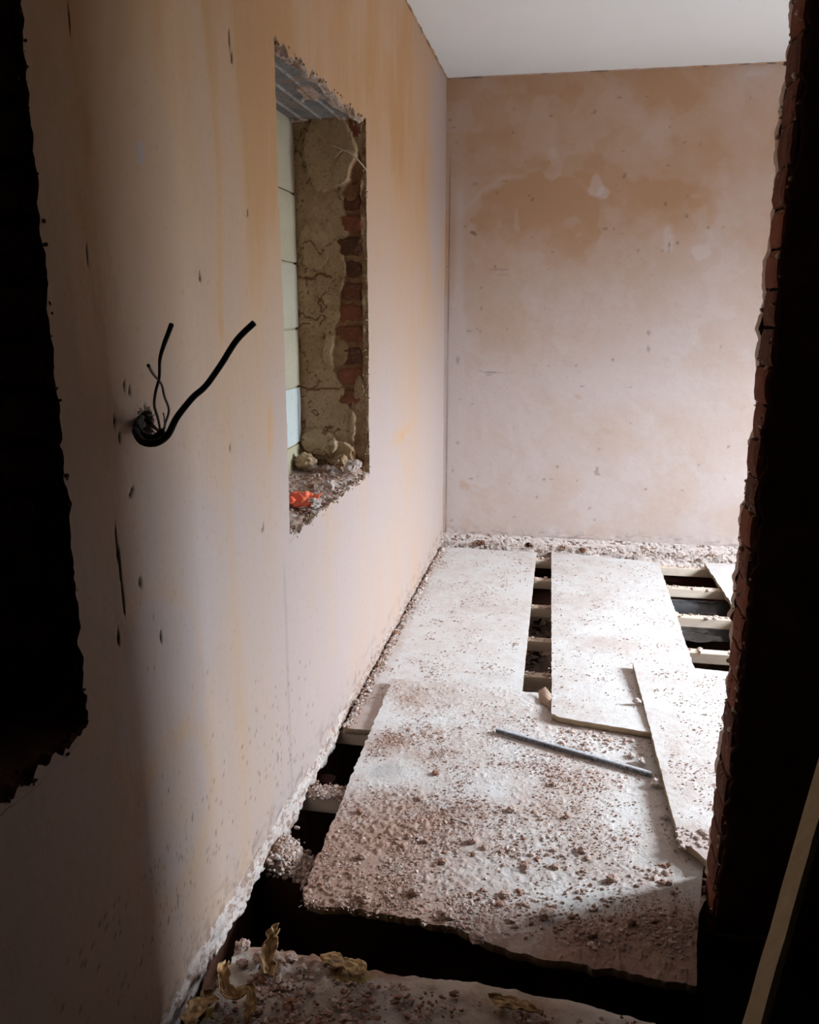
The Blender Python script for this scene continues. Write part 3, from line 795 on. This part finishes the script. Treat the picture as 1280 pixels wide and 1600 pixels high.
# cross bearer seen at the wall between joists
rough_box('joist_hanger', (XL - .01, 2.25, -.16), (XL + .045, 2.30, -.055), (3, 3, 4), .003, M_DARKB_SHADE, G, 95, 20, .9)
# polythene caught between the joists on the right
xs = lines(.52, .012, .98); yy = lines(3.93, .012, 4.32)
Xp, Yp = np.meshgrid(xs, yy, indexing='ij')
grid('polythene_sheet', np.stack([Xp, Yp, -.155 + .07 * sm(Yp, 4.1, 4.32) + .016 * fbm(Xp * 9, Yp * 16, 0, 4, 310)], -1), M_SHEET, G, None, False)
# rubble mound on the sleeper wall beside the left wall
n = 2400
mx = XL + RS.beta(1.1, 1.8, n) * .16; my = 1.83 + RS.normal(0, .022, n)
mz = -.045 + .058 * np.exp(-((mx - XL - .02) / .05) ** 2) * RS.uniform(0, 1, n) - .03 * sm(mx, XL + .05, XL + .13) * RS.uniform(0, 1, n)
rocks('mortar_mound', np.stack([mx, my, mz], 1), RS.gamma(2, .0014, n) + .0018, M_MORT, G, RS.uniform(.1, .9, n), .9, 'heap of mortar droppings on the sleeper wall')
n = 1500
mx = XL + .01 + RS.uniform(0, 1, n) * .13; my = 2.137 + RS.normal(0, .013, n)
rocks('mortar_mound', np.stack([mx, my, -.018 + np.abs(RS.normal(0, .006, n))], 1), RS.gamma(2, .0011, n) + .0015, M_MORT, G, RS.uniform(.1, .9, n), .9, 'mortar droppings on the joist beside the left wall')
# crumbs on joists seen in the two gaps
L = []
for yf in (4.72, 4.35, 3.92, 3.495, 3.125):
    for (a, b, q) in ((-.14, -.02, 26), (.5, .95, 40)):
        for _ in range(q): L.append((random.uniform(a, b), yf - random.uniform(.002, .045), -.019))
rocks('joist_crumbs', np.array(L), RS.gamma(2, .0022, len(L)) + .0012, M_CRUMB, G, RS.uniform(-.2, .6, len(L)), .8, 'crumbs on the joist tops')

# near floor (hall side) with torn lining and droppings
xs = lines(-.665, .007, .27); yy = lines(-1.15, .1, .9, .007, 1.478)
Xh, Yh = np.meshgrid(xs, yy, indexing='ij')
ed = np.clip(1 - (1.478 - Yh) / .06, 0, 1)
Yn = Yh + ed * (.016 * fbm(Xh * 8, 0, 0, 5, 401, .6)) + ed * (.010 * np.cos((Xh + .3) * 3) - .02 * sm(Xh, 0, .25))
el = np.clip(1 - (Xh + .665) / .05, 0, 1)
Xn = Xh + el * .016 * fbm(Yh * 12, 3, 0, 5, 402, .6)
lp = blob(Xh, Yh, -.62, 1.42, .25, .16, .8)
dirt = .35 + .5 * fbm(Xh * 6, Yh * 6, 0, 4, 404) + .35 * sm(Yh, 1.42, 1.478) * (1 - sm(Xh, -.35, -.2)) - .5 * blob(Xh, Yh, -.45, 1.33, .14, .08, .8)
Zn = .0 + .010 * fbm(Xh * 7, Yh * 7, 0, 4, 403) + (.010 + .012 * lp) * np.clip(fbm(Xh * 40, Yh * 40, 0, 4, 405), 0, 1) * np.clip(dirt + .3, 0, 1) * 1.4 + .012 * lp
Zn -= .012 * ed ** 3
yel = .75 * blob(Xh, Yh, -.40, 1.445, .07, .03, .5, .3 * fbm(Xh * 20, Yh * 20, 0, 3, 4)) + .6 * blob(Xh, Yh, -.68, 1.30, .05, .05, .5) + .5 * blob(Xh, Yh, -.05, 1.41, .06, .012, .5) + .45 * blob(Xh, Yh, -.3, 1.46, .3, .012, .5)
FL = grid('floor', np.stack([Xn, Yn, Zn], -1), M_LINING, None, {'dirt': dirt, 'yellow': yel}, False)
FL['kind'] = 'structure'
box('hall_floor', (.275, -1.15, -.40), (.98, 1.45, -.004), simple('hall_floor_shade', srgb(13, 10, 8), .95, .02), FL)  # near-black colour stands in for the shade on this floor
A = np.stack([Xn, Yn, Zn], -1)
def skirt(L, name, down=.16, out=(0, 1, 0), seed=0, mat=M_DARKB_SHADE, parent=FL, tone=.4):
    n = 8; rows = []
    t = np.arange(len(L)) * .2
    for k in range(n):
        R = L.copy(); R[:, 2] -= down * k / (n - 1)
        R += np.array(out) * ((fbm(t, k * .8, 0, 3, seed) * .01 - .02 * (k / (n - 1))) * (k > 0))[:, None]
        rows.append(R)
    Gd = np.stack(rows, 0)
    return grid(name, Gd, mat, parent, {'tone': np.full(Gd.shape[:2], tone) + .3 * fbm(np.broadcast_to(t, Gd.shape[:2]), 3, 0, 2, seed)})
skirt(A[:, -1], 'floor_edge', .36, (0, 1, 0), 3)
skirt(A[0, :], 'floor_edge', .36, (-1, 0, 0), 4)

# ------------------------------------------------------------------ chipboard sheets
def sheet(name, FLc, FRc, NRc, NLc, th, step, amp, dirtf, label, edge_amp=(.002, .002, .002, .002), seed=0, rnd=None, ragged_near=None, near_w=.09, group='chipboard flooring sheets'):
    """corners (x, y, z of the top face): far-left, far-right, near-right, near-left"""
    FLc, FRc, NRc, NLc = map(lambda p: np.array(p, float), (FLc, FRc, NRc, NLc))
    wU = np.linalg.norm(FRc - FLc); wV = np.linalg.norm(FLc - NLc)
    nu, nv = int(wU / step) + 2, int(wV / step) + 2
    u, v = np.meshgrid(np.linspace(0, 1, nu), np.linspace(0, 1, nv), indexing='ij')   # v: 0 near, 1 far
    Pp = (NLc * ((1 - u) * (1 - v))[..., None] + NRc * (u * (1 - v))[..., None] + FRc * (u * v)[..., None] + FLc * ((1 - u) * v)[..., None])
    x, y = Pp[..., 0].copy(), Pp[..., 1].copy()
    eL, eR, eN, eF = edge_amp
    k = lambda d: np.clip(1 - d / .03, 0, 1)
    dx = k(u * wU) * eL * fbm(y * 45, 1, 0, 4, seed) * 1.6 + k((1 - u) * wU) * eR * fbm(y * 45, 5, 0, 4, seed + 1) * 1.6
    dy = k(v * wV) * eN * fbm(x * 35, 9, 0, 5, seed + 2, .6) * 1.6 + k((1 - v) * wV) * eF * fbm(x * 45, 13, 0, 4, seed + 3) * 1.6
    if ragged_near is not None: dy = dy + np.clip(1 - v * wV / near_w, 0, 1) * ragged_near(x)
    if rnd:
        cx, cy = u * wU, v * wV
        ins = (cx < rnd) & (cy < rnd)
        q = np.sqrt((rnd - cx) ** 2 + (rnd - cy) ** 2); far = ins & (q > rnd)
        f = np.where(far, rnd / np.maximum(q, 1e-6), 1)
        dx = dx + np.where(far, (rnd - (rnd - cx) * f) - cx, 0); dy = dy + np.where(far, (rnd - (rnd - cy) * f) - cy, 0)
    x2, y2 = x + dx, y + dy
    dirt = dirtf(x, y)
    inner = np.minimum(np.minimum(u * wU, (1 - u) * wU), np.minimum(v * wV, (1 - v) * wV))
    crust = np.clip(fbm(x * 76, y * 76, 0, 4, seed + 5, .7) + .30 * fbm(x * 9, y * 9, 0, 3, seed + 6), 0, 1)
    z2 = Pp[..., 2] + amp * crust * np.clip(dirt + .25, 0, 1.3) * (sm(inner, 0, .01) * .7 + .3) + .0004 * fbm(x * 12, y * 12, 0, 3, seed + 7)
    T = np.stack([x2, y2, z2], -1)
    ring_idx = [(i, 0) for i in range(nu)] + [(nu - 1, j) for j in range(1, nv)] + [(i, nv - 1) for i in range(nu - 2, -1, -1)] + [(0, j) for j in range(nv - 2, 0, -1)]
    ids = np.array([i * nv + j for i, j in ring_idx])
    top = T.reshape(-1, 3)
    ring = top[ids].copy(); base = Pp.reshape(-1, 3)[ids]
    r1 = ring.copy(); r1[:, 2] = base[:, 2] - .001
    r2 = ring.copy(); r2[:, 2] = base[:, 2] - th
    N0_ = len(top); R_ = len(ids)
    V = np.concatenate([top, ring, r1, r2])
    a = np.arange(R_); b = (a + 1) % R_
    F1 = np.stack([N0_ + a, N0_ + R_ + a, N0_ + R_ + b, N0_ + b], 1)
    F2 = np.stack([N0_ + R_ + a, N0_ + 2 * R_ + a, N0_ + 2 * R_ + b, N0_ + R_ + b], 1)
    bot = (N0_ + 2 * R_ + a)[::-1][None]
    ea = np.concatenate([np.zeros(N0_), np.full(R_, .3), np.ones(2 * R_)])
    dd = np.concatenate([dirt.ravel(), np.zeros(3 * R_)])
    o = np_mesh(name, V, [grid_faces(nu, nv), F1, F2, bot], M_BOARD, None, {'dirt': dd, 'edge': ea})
    tag(o, label, 'floorboard', group)
    def surf(px, py):
        # height of the plain top face below a point (planar fit)
        Am = np.array([[FLc[0], FLc[1], 1], [NLc[0], NLc[1], 1], [NRc[0], NRc[1], 1]]); s_ = np.linalg.solve(Am, np.array([FLc[2], NLc[2], NRc[2]]))
        return s_[0] * px + s_[1] * py + s_[2]
    return o, surf

dA = lambda x, y: .12 + .22 * fbm(x * 4, y * 4, 0, 4, 701) + .30 * np.exp(-((x + .70) / .05) ** 2) + .25 * sm(-y, -2.95, -2.6)
dirt_shade_D = lambda x, y: .30 + .40 * fbm(x * 5, y * 5, 0, 4, 702) + .50 * (1 - sm(x, -.45, -.1)) * (1 - sm(y, 1.9, 2.3)) + .25 * (1 - sm(y, 1.62, 1.8)) - .45 * blob(x, y, .10, 1.78, .14, .09, .9) - .35 * blob(x, y, -.48, 2.25, .10, .12, .9) + .35 * blob(x, y, -.50, 2.70, .09, .14, .7, .2) + .3 * blob(x, y, -.50, 2.42, .07, .05, .6) - .2 * sm(y, 2.1, 2.6) - .15 * sm(x, 0, .3) + .10 + .65 * sm(x, -.05, .12) * (1 - sm(y - .35 * x, 1.60, 1.74))  # last term paints brown debris and the partition's shade into the front right
dB = lambda x, y: .13 + .34 * fbm(x * 5, y * 5, 0, 4, 703)
dC = lambda x, y: .15 + .32 * fbm(x * 5, y * 5, 0, 4, 704) + .25 * (1 - sm(y, 1.95, 2.15))
sA, zA = sheet('chipboard_sheet', (-.697, 4.78, 0), (-.137, 4.76, 0), (-.112, 2.50, 0), (-.697, 2.50, 0), .0205, .008, .0035, dA,
           'long dusty chipboard sheet along the left wall, reaching the far corner', (.005, .0015, .004, .006), 11)
sD, zD = sheet('chipboard_sheet', (-.604, 2.868, .023), (.560, 2.820, .023), (.322, 1.592, .001), (-.578, 1.636, .001), .020, .0036, .0085, dirt_shade_D,
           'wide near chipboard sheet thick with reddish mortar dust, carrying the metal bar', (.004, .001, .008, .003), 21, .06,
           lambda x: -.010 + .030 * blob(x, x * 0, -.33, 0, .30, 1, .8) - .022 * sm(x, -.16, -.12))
sB, zB = sheet('chipboard_sheet', (-.052, 4.80, 0), (.548, 4.69, 0), (.524, 2.545, .043), (-.004, 2.635, .043), .0185, .008, .0028, dB,
           'pale chipboard sheet in the middle between the narrow slot and the open joists', (.0015, .003, .003, .004), 31, None,
           lambda x: .018 * np.exp(-((x - .0) / .014) ** 2), near_w=.02)
sC, zC = sheet('chipboard_sheet', (.294, 3.11, .060), (.89, 3.07, .060), (.93, 1.945, .042), (.338, 1.99, .042), .0185, .006, .004, dC,
           'chipboard sheet on top at the right, its long edge throwing a dark shadow strip', (.0015, .0015, .006, .002), 41, None,
           lambda x: .02 * fbm(x * 30, 2, 0, 3, 5) - .04 * sm(x, .345, .40))
sE, zE = sheet('chipboard_sheet', (.800, 4.735, 0), (1.40, 4.76, 0), (1.46, 3.15, 0), (.862, 3.12, 0), .0205, .010, .003, dA,
           'chipboard sheet beyond the open joists, only its far left corner showing', (.003, .002, .003, .003), 51)

# broken flap at the near end of the slot
fl = grid('chipboard_splinter', np.stack([np.array([[-.055, -.052, -.048], [-.030, -.026, -.022], [-.006, -.006, -.006]]), np.array([[2.835, 2.80, 2.765], [2.84, 2.79, 2.74], [2.80, 2.76, 2.70]]), np.array([[.034, .026, .026], [.050, .030, .027], [.040, .032, .027]])], -1), M_BOARD, sD, {'dirt': np.full((3, 3), .8), 'edge': np.full((3, 3), .3)})
mm = fl.modifiers.new('s', 'SOLIDIFY'); mm.thickness = .004

# ------------------------------------------------------------------ crumbs on the sheets
def scatter(name, n, x0, x1, y0, y1, hf, dens, size, mat, label, seed, tone=(0, .9), flat=.65):
    rs = np.random.RandomState(seed); X_ = []; 
    while sum(len(a) for a in X_) < n:
        p = np.stack([rs.uniform(x0, x1, n * 2), rs.uniform(y0, y1, n * 2)], 1)
        p = p[rs.uniform(0, 1, n * 2) < dens(p[:, 0], p[:, 1])]
        X_.append(p)
    p = np.concatenate(X_)[:n]
    r = rs.gamma(1.6, size, n) + .0007
    r = np.minimum(r, size * 7)
    zz = hf(p[:, 0], p[:, 1]) + r * .25 + .0008
    return rocks(name, np.stack([p[:, 0], p[:, 1], zz], 1), r, mat, None, rs.uniform(*tone, n), flat, label)
clump = lambda x, y, sd: np.clip(.25 + 1.1 * fbm(x * 11, y * 11, 0, 4, sd), .03, 1)
scatter('mortar_crumbs', 11000, -.575, .375, 1.63, 2.82, zD, lambda x, y: clump(x, y, 801) * np.clip(dirt_shade_D(x, y) * 1.3, .05, 1) * (x < .31 + (y - 1.592) * .19), .00062, M_CRUMB, 'reddish mortar crumbs littering the wide near chipboard sheet', 1, (.1, 1.1))
scatter('mortar_crumbs', 900, -.56, .31, 1.60, 1.95, zD, lambda x, y: clump(x, y, 802) * (y > 1.625), .0014, M_CRUMB, 'coarser mortar crumbs near the front edge of the near sheet', 2, (.0, 1.0))
scatter('mortar_crumbs', 2600, -.69, -.15, 2.52, 4.75, zA, lambda x, y: clump(x, y, 803) * (.25 + .75 * (x < -.66) + .3 * (y < 3.1)), .0008, M_CRUMB, 'fine crumbs on the long sheet along the left wall', 3, (-.1, .9))
scatter('mortar_crumbs', 1700, -.035, .52, 2.66, 4.66, zB, lambda x, y: clump(x, y, 804), .0007, M_CRUMB, 'fine crumbs on the pale middle sheet', 4, (-.2, .8))
scatter('mortar_crumbs', 1500, .35, .80, 2.02, 3.06, zC, lambda x, y: clump(x, y, 805), .0006, M_CRUMB, 'fine crumbs on the top sheet at the right', 5, (-.2, .8))
scatter('plaster_chips', 220, .33, .62, 1.97, 2.06, zC, lambda x, y: x * 0 + 1, .0020, M_SKIM, 'pale plaster chips heaped on the near end of the top sheet', 6, (-.2, .5), .5)
scatter('mortar_crumbs', 240, .02, .34, 2.47, 2.60, zD, lambda x, y: x * 0 + 1, .0014, M_CRUMB, 'crumbs gathered below the near end of the middle sheet', 7, (-.2, .6))
scatter('floor_crumbs', 3600, -.64, .20, .95, 1.435, lambda x, y: x * 0 + .010, lambda x, y: clump(x, y, 806) * (.35 + .65 * (x < -.42)), .0016, M_CRUMB, 'mortar crumbs and dirt on the lining of the near floor', 8, (.2, 1.2))
n = 1500; yy = RS.uniform(2.5, 4.75, n)
rocks('wall_edge_crumbs', np.stack([XL + .012 + np.abs(RS.normal(0, .012, n)), yy, np.abs(RS.normal(0, .006, n)) + .002], 1), RS.gamma(2, .0014, n) + .001, M_MORT, None, RS.uniform(-.2, 1, n), .8, 'crumbs swept against the foot of the left wall')

# individual lumps
def lump(x, y, z, r, label, tone=.3, mat=None, group=None, seed=1, flat=.65, name='mortar_lump'):
    o = lump_mesh(name, r, seed, mat or M_CRUMB, flat, tone)
    o.location = (x, y, z); o.rotation_euler = (0, 0, seed * 1.3)
    return tag(o, label, 'rubble', group)
lump(.306, 2.30, .014, .013, 'pale round stone in the shadow strip, below the end of the metal bar', -.2, M_SKIM, None, 3, .9, 'stone')
lump(.316, 2.145, .010, .009, 'small pale stone in the shadow strip nearest the front', -.2, M_SKIM, None, 4, .9, 'stone')
lump(.286, 2.78, .044, .011, 'pink-white pebble on the middle sheet close to the raised edge', 0, M_SKIM, None, 5, .9, 'stone')
lump(.276, 2.42, .018, .014, 'pale mortar flake beside the dark end of the metal bar', -.1, M_SKIM, None, 6, .5)
lump(.250, 2.455, .018, .012, 'flat mortar flake just above the bar near its right end', .0, M_SKIM, None, 16, .4)
spots = [(.007, 1.70, .017), (-.145, 1.60, .016), (-.102, 2.106, .011), (.012, 2.258, .009), (.091, 1.958, .011), (-.192, 1.946, .010), (-.368, 2.11, .009),
         (-.094, 1.76, .012), (-.216, 1.66, .012), (-.31, 1.72, .012), (-.42, 1.68, .013), (-.47, 1.83, .010), (.16, 1.86, .012), (.20, 1.72, .013), (.11, 1.66, .012),
         (-.05, 1.87, .009), (-.26, 1.85, .009), (.05, 2.10, .009), (-.52, 2.02, .010), (-.34, 2.25, .010)]
for i, (x, y, r) in enumerate(spots):
    lump(x, y, float(zD(x, y)) - .001, r, ({0: 'brown mortar lump near the front of the near sheet, just left of the shadow edge', 1: 'mortar lump right at the broken front edge of the near sheet', 2: 'mortar lump left of the middle of the near sheet, between two crumb patches', 3: 'small mortar lump below the middle of the metal bar'}).get(i, 'small brown mortar lump lying loose on the wide near chipboard sheet'), .35 + .03 * i, None, 'mortar lumps on the near sheet', 20 + i)
for i, (x, y, r) in enumerate([(-.60, 1.44, .012), (-.63, 1.42, .010), (-.645, 1.465, .013), (-.53, 1.45, .012), (-.50, 1.43, .009), (-.655, 1.36, .009)]):
    lump(x, y, .014, r, 'rough mortar lump in the dirt heap at the corner of the near floor', .5, None, 'mortar lumps on the near floor', 50 + i)
lump(-.733, 2.345, .795, .018, 'pale grey stone on the recess sill beside the orange plastic scrap', -.3, M_SKIM, None, 61, .8, 'stone')
lump(-.76, 2.62, .800, .020, 'round mortar lump on the recess sill at its middle', .2, M_MORT, None, 62, .7)
lump(-.745, 2.86, .812, .026, 'biggest mortar lump on the recess sill near the far jamb', .3, M_MORT, None, 63, .8)
lump(-.80, 2.90, .815, .030, 'dark mortar lump against the far jamb of the recess', .6, M_JAMB, None, 64, .8)
lump(-.93, 2.88, .815, .035, 'grey mortar lump in the back corner of the recess', .2, M_JAMB, None, 65, .8)

# ------------------------------------------------------------------ metal bar on the near sheet
def channel(name, p0, p1, w, h, t, mat, parent=None):
    """open U channel, mouth down, running p0 -> p1"""
    p0, p1 = np.array(p0), np.array(p1); d = (p1 - p0) / np.linalg.norm(p1 - p0)
    sd = np.cross(d, (0, 0, 1)); sd /= np.linalg.norm(sd); up = np.cross(sd, d)
    prof = [(-w, 0), (-w, h), (-w * .55, h * 1.18), (w * .55, h * 1.18), (w, h), (w, 0), (w - t, 0), (w - t, h - t), (-w + t, h - t), (-w + t, 0)]
    n = 40; V = []
    for i in range(n):
        c = p0 + (p1 - p0) * i / (n - 1)
        for a, b in prof: V.append(c + sd * a + up * b)
    k = len(prof); F = [(i * k + a, (i + 1) * k + a, (i + 1) * k + (a + 1) % k, i * k + (a + 1) % k) for i in range(n - 1) for a in range(k)]
    o = np_mesh(name, V, [np.array(F), np.array([list(range(k)), [(n - 1) * k + a for a in range(k)][::-1]])], mat, parent, None, False)
    o.data.materials.append(M_BAR_SHADE)
    for i, p in enumerate(o.data.polygons):
        if i < len(F) and i % k in (4, 0, 9): p.material_index = 1  # side faces take the shaded colour
    return o
bar = channel('metal_bar', (-.181, 2.532, float(zD(-.18, 2.53)) + .0035), (.300, 2.350, float(zD(.3, 2.35)) + .0045), .0070, .012, .0015, M_BAR)
tag(bar, 'thin grey metal bar lying across the near chipboard sheet, speckled with plaster', 'bar')
bd = (np.array([.300, 2.350]) - np.array([-.181, 2.532])); bd /= np.linalg.norm(bd)
nrm = np.array([-bd[1], bd[0]]) * -1
n = 160; t = RS.uniform(.35, 1, n) ** .7; P0 = np.array([-.181, 2.532])[None] + (np.array([.481, -.182]))[None] * t[:, None] + nrm[None] * RS.uniform(-.009, .0105, n)[:, None]
sp = rocks('plaster_specks', np.concatenate([P0, (zD(P0[:, 0], P0[:, 1]) + .0160 + 0 * t)[:, None]], 1), RS.uniform(.0006, .0016, n), M_SKIM, bar, None, .5, 'white plaster specks on the bar')

# ------------------------------------------------------------------ cables out of the left wall
def cable(pts, rad, mat, label, k=10):
    o = tube('cable', pts, rad, mat, None, k)
    return tag(o, label, 'cable')
cable([(-.765, 1.315, 1.186), (-.72, 1.327, 1.189), (-.69, 1.25, 1.189), (-.66, 1.213, 1.177), (-.635, 1.209, 1.176), (-.62, 1.221, 1.187), (-.6, 1.213, 1.214), (-.59, 1.224, 1.231), (-.575, 1.228, 1.248), (-.56, 1.242, 1.264), (-.53, 1.234, 1.297), (-.5, 1.229, 1.335), (-.47, 1.227, 1.361)],
      [.0065, .0062, .006, .0052, .005, .0048, .0048], M_CABLE, 'thick black cable looping out of the wall hole and reaching far up to the right')
cable([(-.765, 1.315, 1.186), (-.72, 1.322, 1.200), (-.695, 1.264, 1.196), (-.68, 1.251, 1.183), (-.665, 1.26, 1.176), (-.652, 1.272, 1.186)], .0058, M_CABLE, 'short black cable sheath curling out of the wall hole inside the others')
cable([(-.765, 1.315, 1.186), (-.72, 1.334, 1.195), (-.69, 1.328, 1.178), (-.67, 1.29, 1.202), (-.65, 1.242, 1.231), (-.63, 1.211, 1.256), (-.61, 1.187, 1.28), (-.59, 1.154, 1.309), (-.575, 1.139, 1.33), (-.56, 1.125, 1.347), (-.55, 1.117, 1.36)],
      [.0022, .0022, .0022, .0022, .0023, .0034, .0036], M_CABLE, 'thin dark cable rising almost straight up from the wall hole')
cable([(-.765, 1.315, 1.186), (-.72, 1.336, 1.190), (-.68, 1.317, 1.176), (-.66, 1.296, 1.197), (-.64, 1.271, 1.221), (-.63, 1.239, 1.246), (-.62, 1.212, 1.268), (-.605, 1.16, 1.287), (-.59, 1.118, 1.303)],
      [.0022, .002, .002, .002, .0019, .0019, .0024], M_WIRE, 'thin brown wire crossing over the dark one, ending lower left')
cable([(-.765, 1.315, 1.186), (-.72, 1.344, 1.178), (-.68, 1.301, 1.176), (-.66, 1.288, 1.189), (-.65, 1.273, 1.205), (-.64, 1.251, 1.218)], .0012, M_WIRE, 'shortest hair-thin wire at the wall hole', 6)

# frayed cord on the far jamb
co = tube('frayed_cord', [(-.835, 2.962, 1.925), (-.813, 2.95, 1.919), (-.789, 2.945, 1.910), (-.767, 2.94, 1.901), (-.742, 2.935, 1.883), (-.720, 2.94, 1.860), (-.703, 2.95, 1.838)], [.0008, .0018, .0022, .003, .0026, .0022], M_CORD, None, 7)
tag(co, 'frayed pale cord stuck to the far jamb of the wall recess near its top', 'cord')
tube('strand', [(-.789, 2.946, 1.908), (-.803, 2.945, 1.893), (-.823, 2.952, 1.878)], [.0016, .0012, .0008], M_CORD, co, 6)
tube('strand', [(-.767, 2.941, 1.902), (-.79, 2.944, 1.902), (-.81, 2.948, 1.896)], [.0014, .001, .0006], M_CORD, co, 6)

# orange plastic scrap on the sill
def crumple(name, c, sx, sy, h, seed, mat, n=34, rot=0.):
    u, v = np.meshgrid(np.linspace(-1, 1, n), np.linspace(-1, 1, n), indexing='ij')
    r = np.sqrt(u ** 2 + v ** 2) + 1e-6
    x = sx * (u + .30 * fbm(u * 2.2, v * 2.2, 0, 3, seed)); y = sy * (v + .30 * fbm(u * 2.2, v * 2.2, 5, 3, seed + 1))
    z = h * (.3 + 2.2 * np.abs(fbm(u * 1.2 + v * .8, v * 2.6, 0, 2, seed + 2)) + .5 * fbm(u * 2.4, v * 2.4, 0, 2, seed + 3)) * (1 - .5 * np.clip(r - .4, 0, 1))
    z = np.maximum(z, .002)
    ca, sa = math.cos(rot), math.sin(rot)
    o = grid(name, np.stack([c[0] + x * ca - y * sa, c[1] + x * sa + y * ca, c[2] + z], -1), mat, None, {'tone': u * 0})
    mm = o.modifiers.new('s', 'SOLIDIFY'); mm.thickness = .0012
    return o
rg = crumple('plastic_scrap', (-.795, 2.395, .806), .050, .080, .020, 905, M_RAG)
tag(rg, 'crumpled orange-red plastic scrap on the sill of the far wall recess', 'scrap')

# torn yellow lining paper at the corner of the near floor
def strip(name, pts, w, label, seed, curl=.0):
    P_ = np.array(pts, float); n = 48
    t = np.linspace(0, len(P_) - 1, n)
    Cc = np.stack([np.interp(t, np.arange(len(P_)), P_[:, q]) for q in range(3)], 1)
    T = np.gradient(Cc, axis=0); T /= np.linalg.norm(T, axis=1, keepdims=True)
    sd = np.cross(T, (0, 0, 1)); sd /= np.linalg.norm(sd, axis=1, keepdims=True) + 1e-9
    s_ = np.linspace(-1, 1, 15)
    wL = 1 + .7 * fbm(t * 1.6, 0, 0, 4, seed); wR = 1 + .7 * fbm(t * 1.6, 9, 0, 4, seed + 5)
    ww = np.where(s_[None] < 0, wL[:, None], wR[:, None]) * s_[None] * (1 - .8 * sm(np.abs(np.linspace(-1, 1, n)), .75, 1))[:, None]
    Gd = Cc[:, None] + sd[:, None] * (w * 1.3 * ww)[..., None]
    Gd[..., 2] += curl * (s_ ** 2)[None] + .014 * np.abs(fbm(t[:, None] * 1.4, s_[None] * 2.2, 0, 4, seed + 1))
    Gd[..., :2] += .006 * np.stack([fbm(t[:, None] * 2, s_[None] * 2, 0, 3, seed + 2), fbm(t[:, None] * 2, s_[None] * 2, 0, 3, seed + 3)], -1)
    o = grid(name, Gd, M_PAPER, None)
    mm = o.modifiers.new('s', 'SOLIDIFY'); mm.thickness = .0012
    return tag(o, label, 'paper', 'torn pieces of yellow lining')
strip('paper_scrap', [(-.656, 1.405, .025), (-.650, 1.365, .040), (-.628, 1.325, .030), (-.597, 1.310, .034), (-.575, 1.328, .045), (-.562, 1.295, .032), (-.560, 1.268, .018)], .008, 'long curled strip of torn yellow lining at the left of the near floor', 3, .010)
strip('paper_scrap', [(-.566, 1.478, .058), (-.578, 1.462, .050), (-.577, 1.440, .032), (-.570, 1.415, .020), (-.555, 1.395, .015)], .010, 'upright torn flap of yellow lining on the edge of the near floor', 4, .012)
strip('paper_scrap', [(-.47, 1.462, .020), (-.43, 1.462, .022), (-.39, 1.452, .020), (-.365, 1.44, .018)], .015, 'flat yellow lining piece on the edge of the near floor, mid way', 5, .0)
strip('paper_scrap', [(-.655, 1.325, .022), (-.665, 1.285, .024), (-.670, 1.24, .022)], .015, 'yellow lining piece beside the dark gap at the left wall', 6, .006)
strip('paper_scrap', [(-.10, 1.425, .016), (-.05, 1.418, .018), (.0, 1.412, .016)], .008, 'thin yellow lining shred in the shaded middle of the near floor', 7, .003)
# thin pale splinter on the near sheet
spl = rough_box('plaster_sliver', (0, 0, 0), (.052, .006, .003), (6, 1, 1), .0012, M_SKIM, None, 9, 40, -.4)
spl.location = (-.262, 2.035, float(zD(-.24, 2.03)) + .002); spl.rotation_euler = (0, 0, -.35)
tag(spl, 'thin bluish-white plaster sliver lying on the near sheet, left of its middle', 'rubble')

# ------------------------------------------------------------------ timber batten leaning at the right
def batten(name, p0, p1, w, t, roll, mat, label):
    p0, p1 = np.array(p0), np.array(p1); d = (p1 - p0); L_ = np.linalg.norm(d); d /= L_
    sd = np.cross(d, (0, 1, 0)); sd /= np.linalg.norm(sd); nn = np.cross(sd, d)
    a = sd * math.cos(roll) + nn * math.sin(roll); b = np.cross(d, a)
    n = 30; V = []
    for i in range(n):
        c = p0 + d * L_ * i / (n - 1)
        for j, (q, r_) in enumerate(((-1, -1), (1, -1), (1, 1), (-1, 1))):
            e1 = .0012 * vnoise(i * .9, j * 3.1, 0, 5)
            V.append(a * (q * w / 2 + e1) + b * (r_ * t / 2) + c - p0)
    F = [(i * 4 + k_, i * 4 + (k_ + 1) % 4, (i + 1) * 4 + (k_ + 1) % 4, (i + 1) * 4 + k_) for i in range(n - 1) for k_ in range(4)]
    o = np_mesh(name, V, [np.array(F), np.array([(3, 2, 1, 0), tuple((n - 1) * 4 + k_ for k_ in range(4))])], mat, None, None, False)
    o.location = p0
    return tag(o, label, 'timber')
batten('timber_batten', (.352, 1.30, .012), (.585, 1.70, .60), .018, .036, -.45, M_BATTEN, 'pale timber batten leaning in the dark at the right, against the partition')
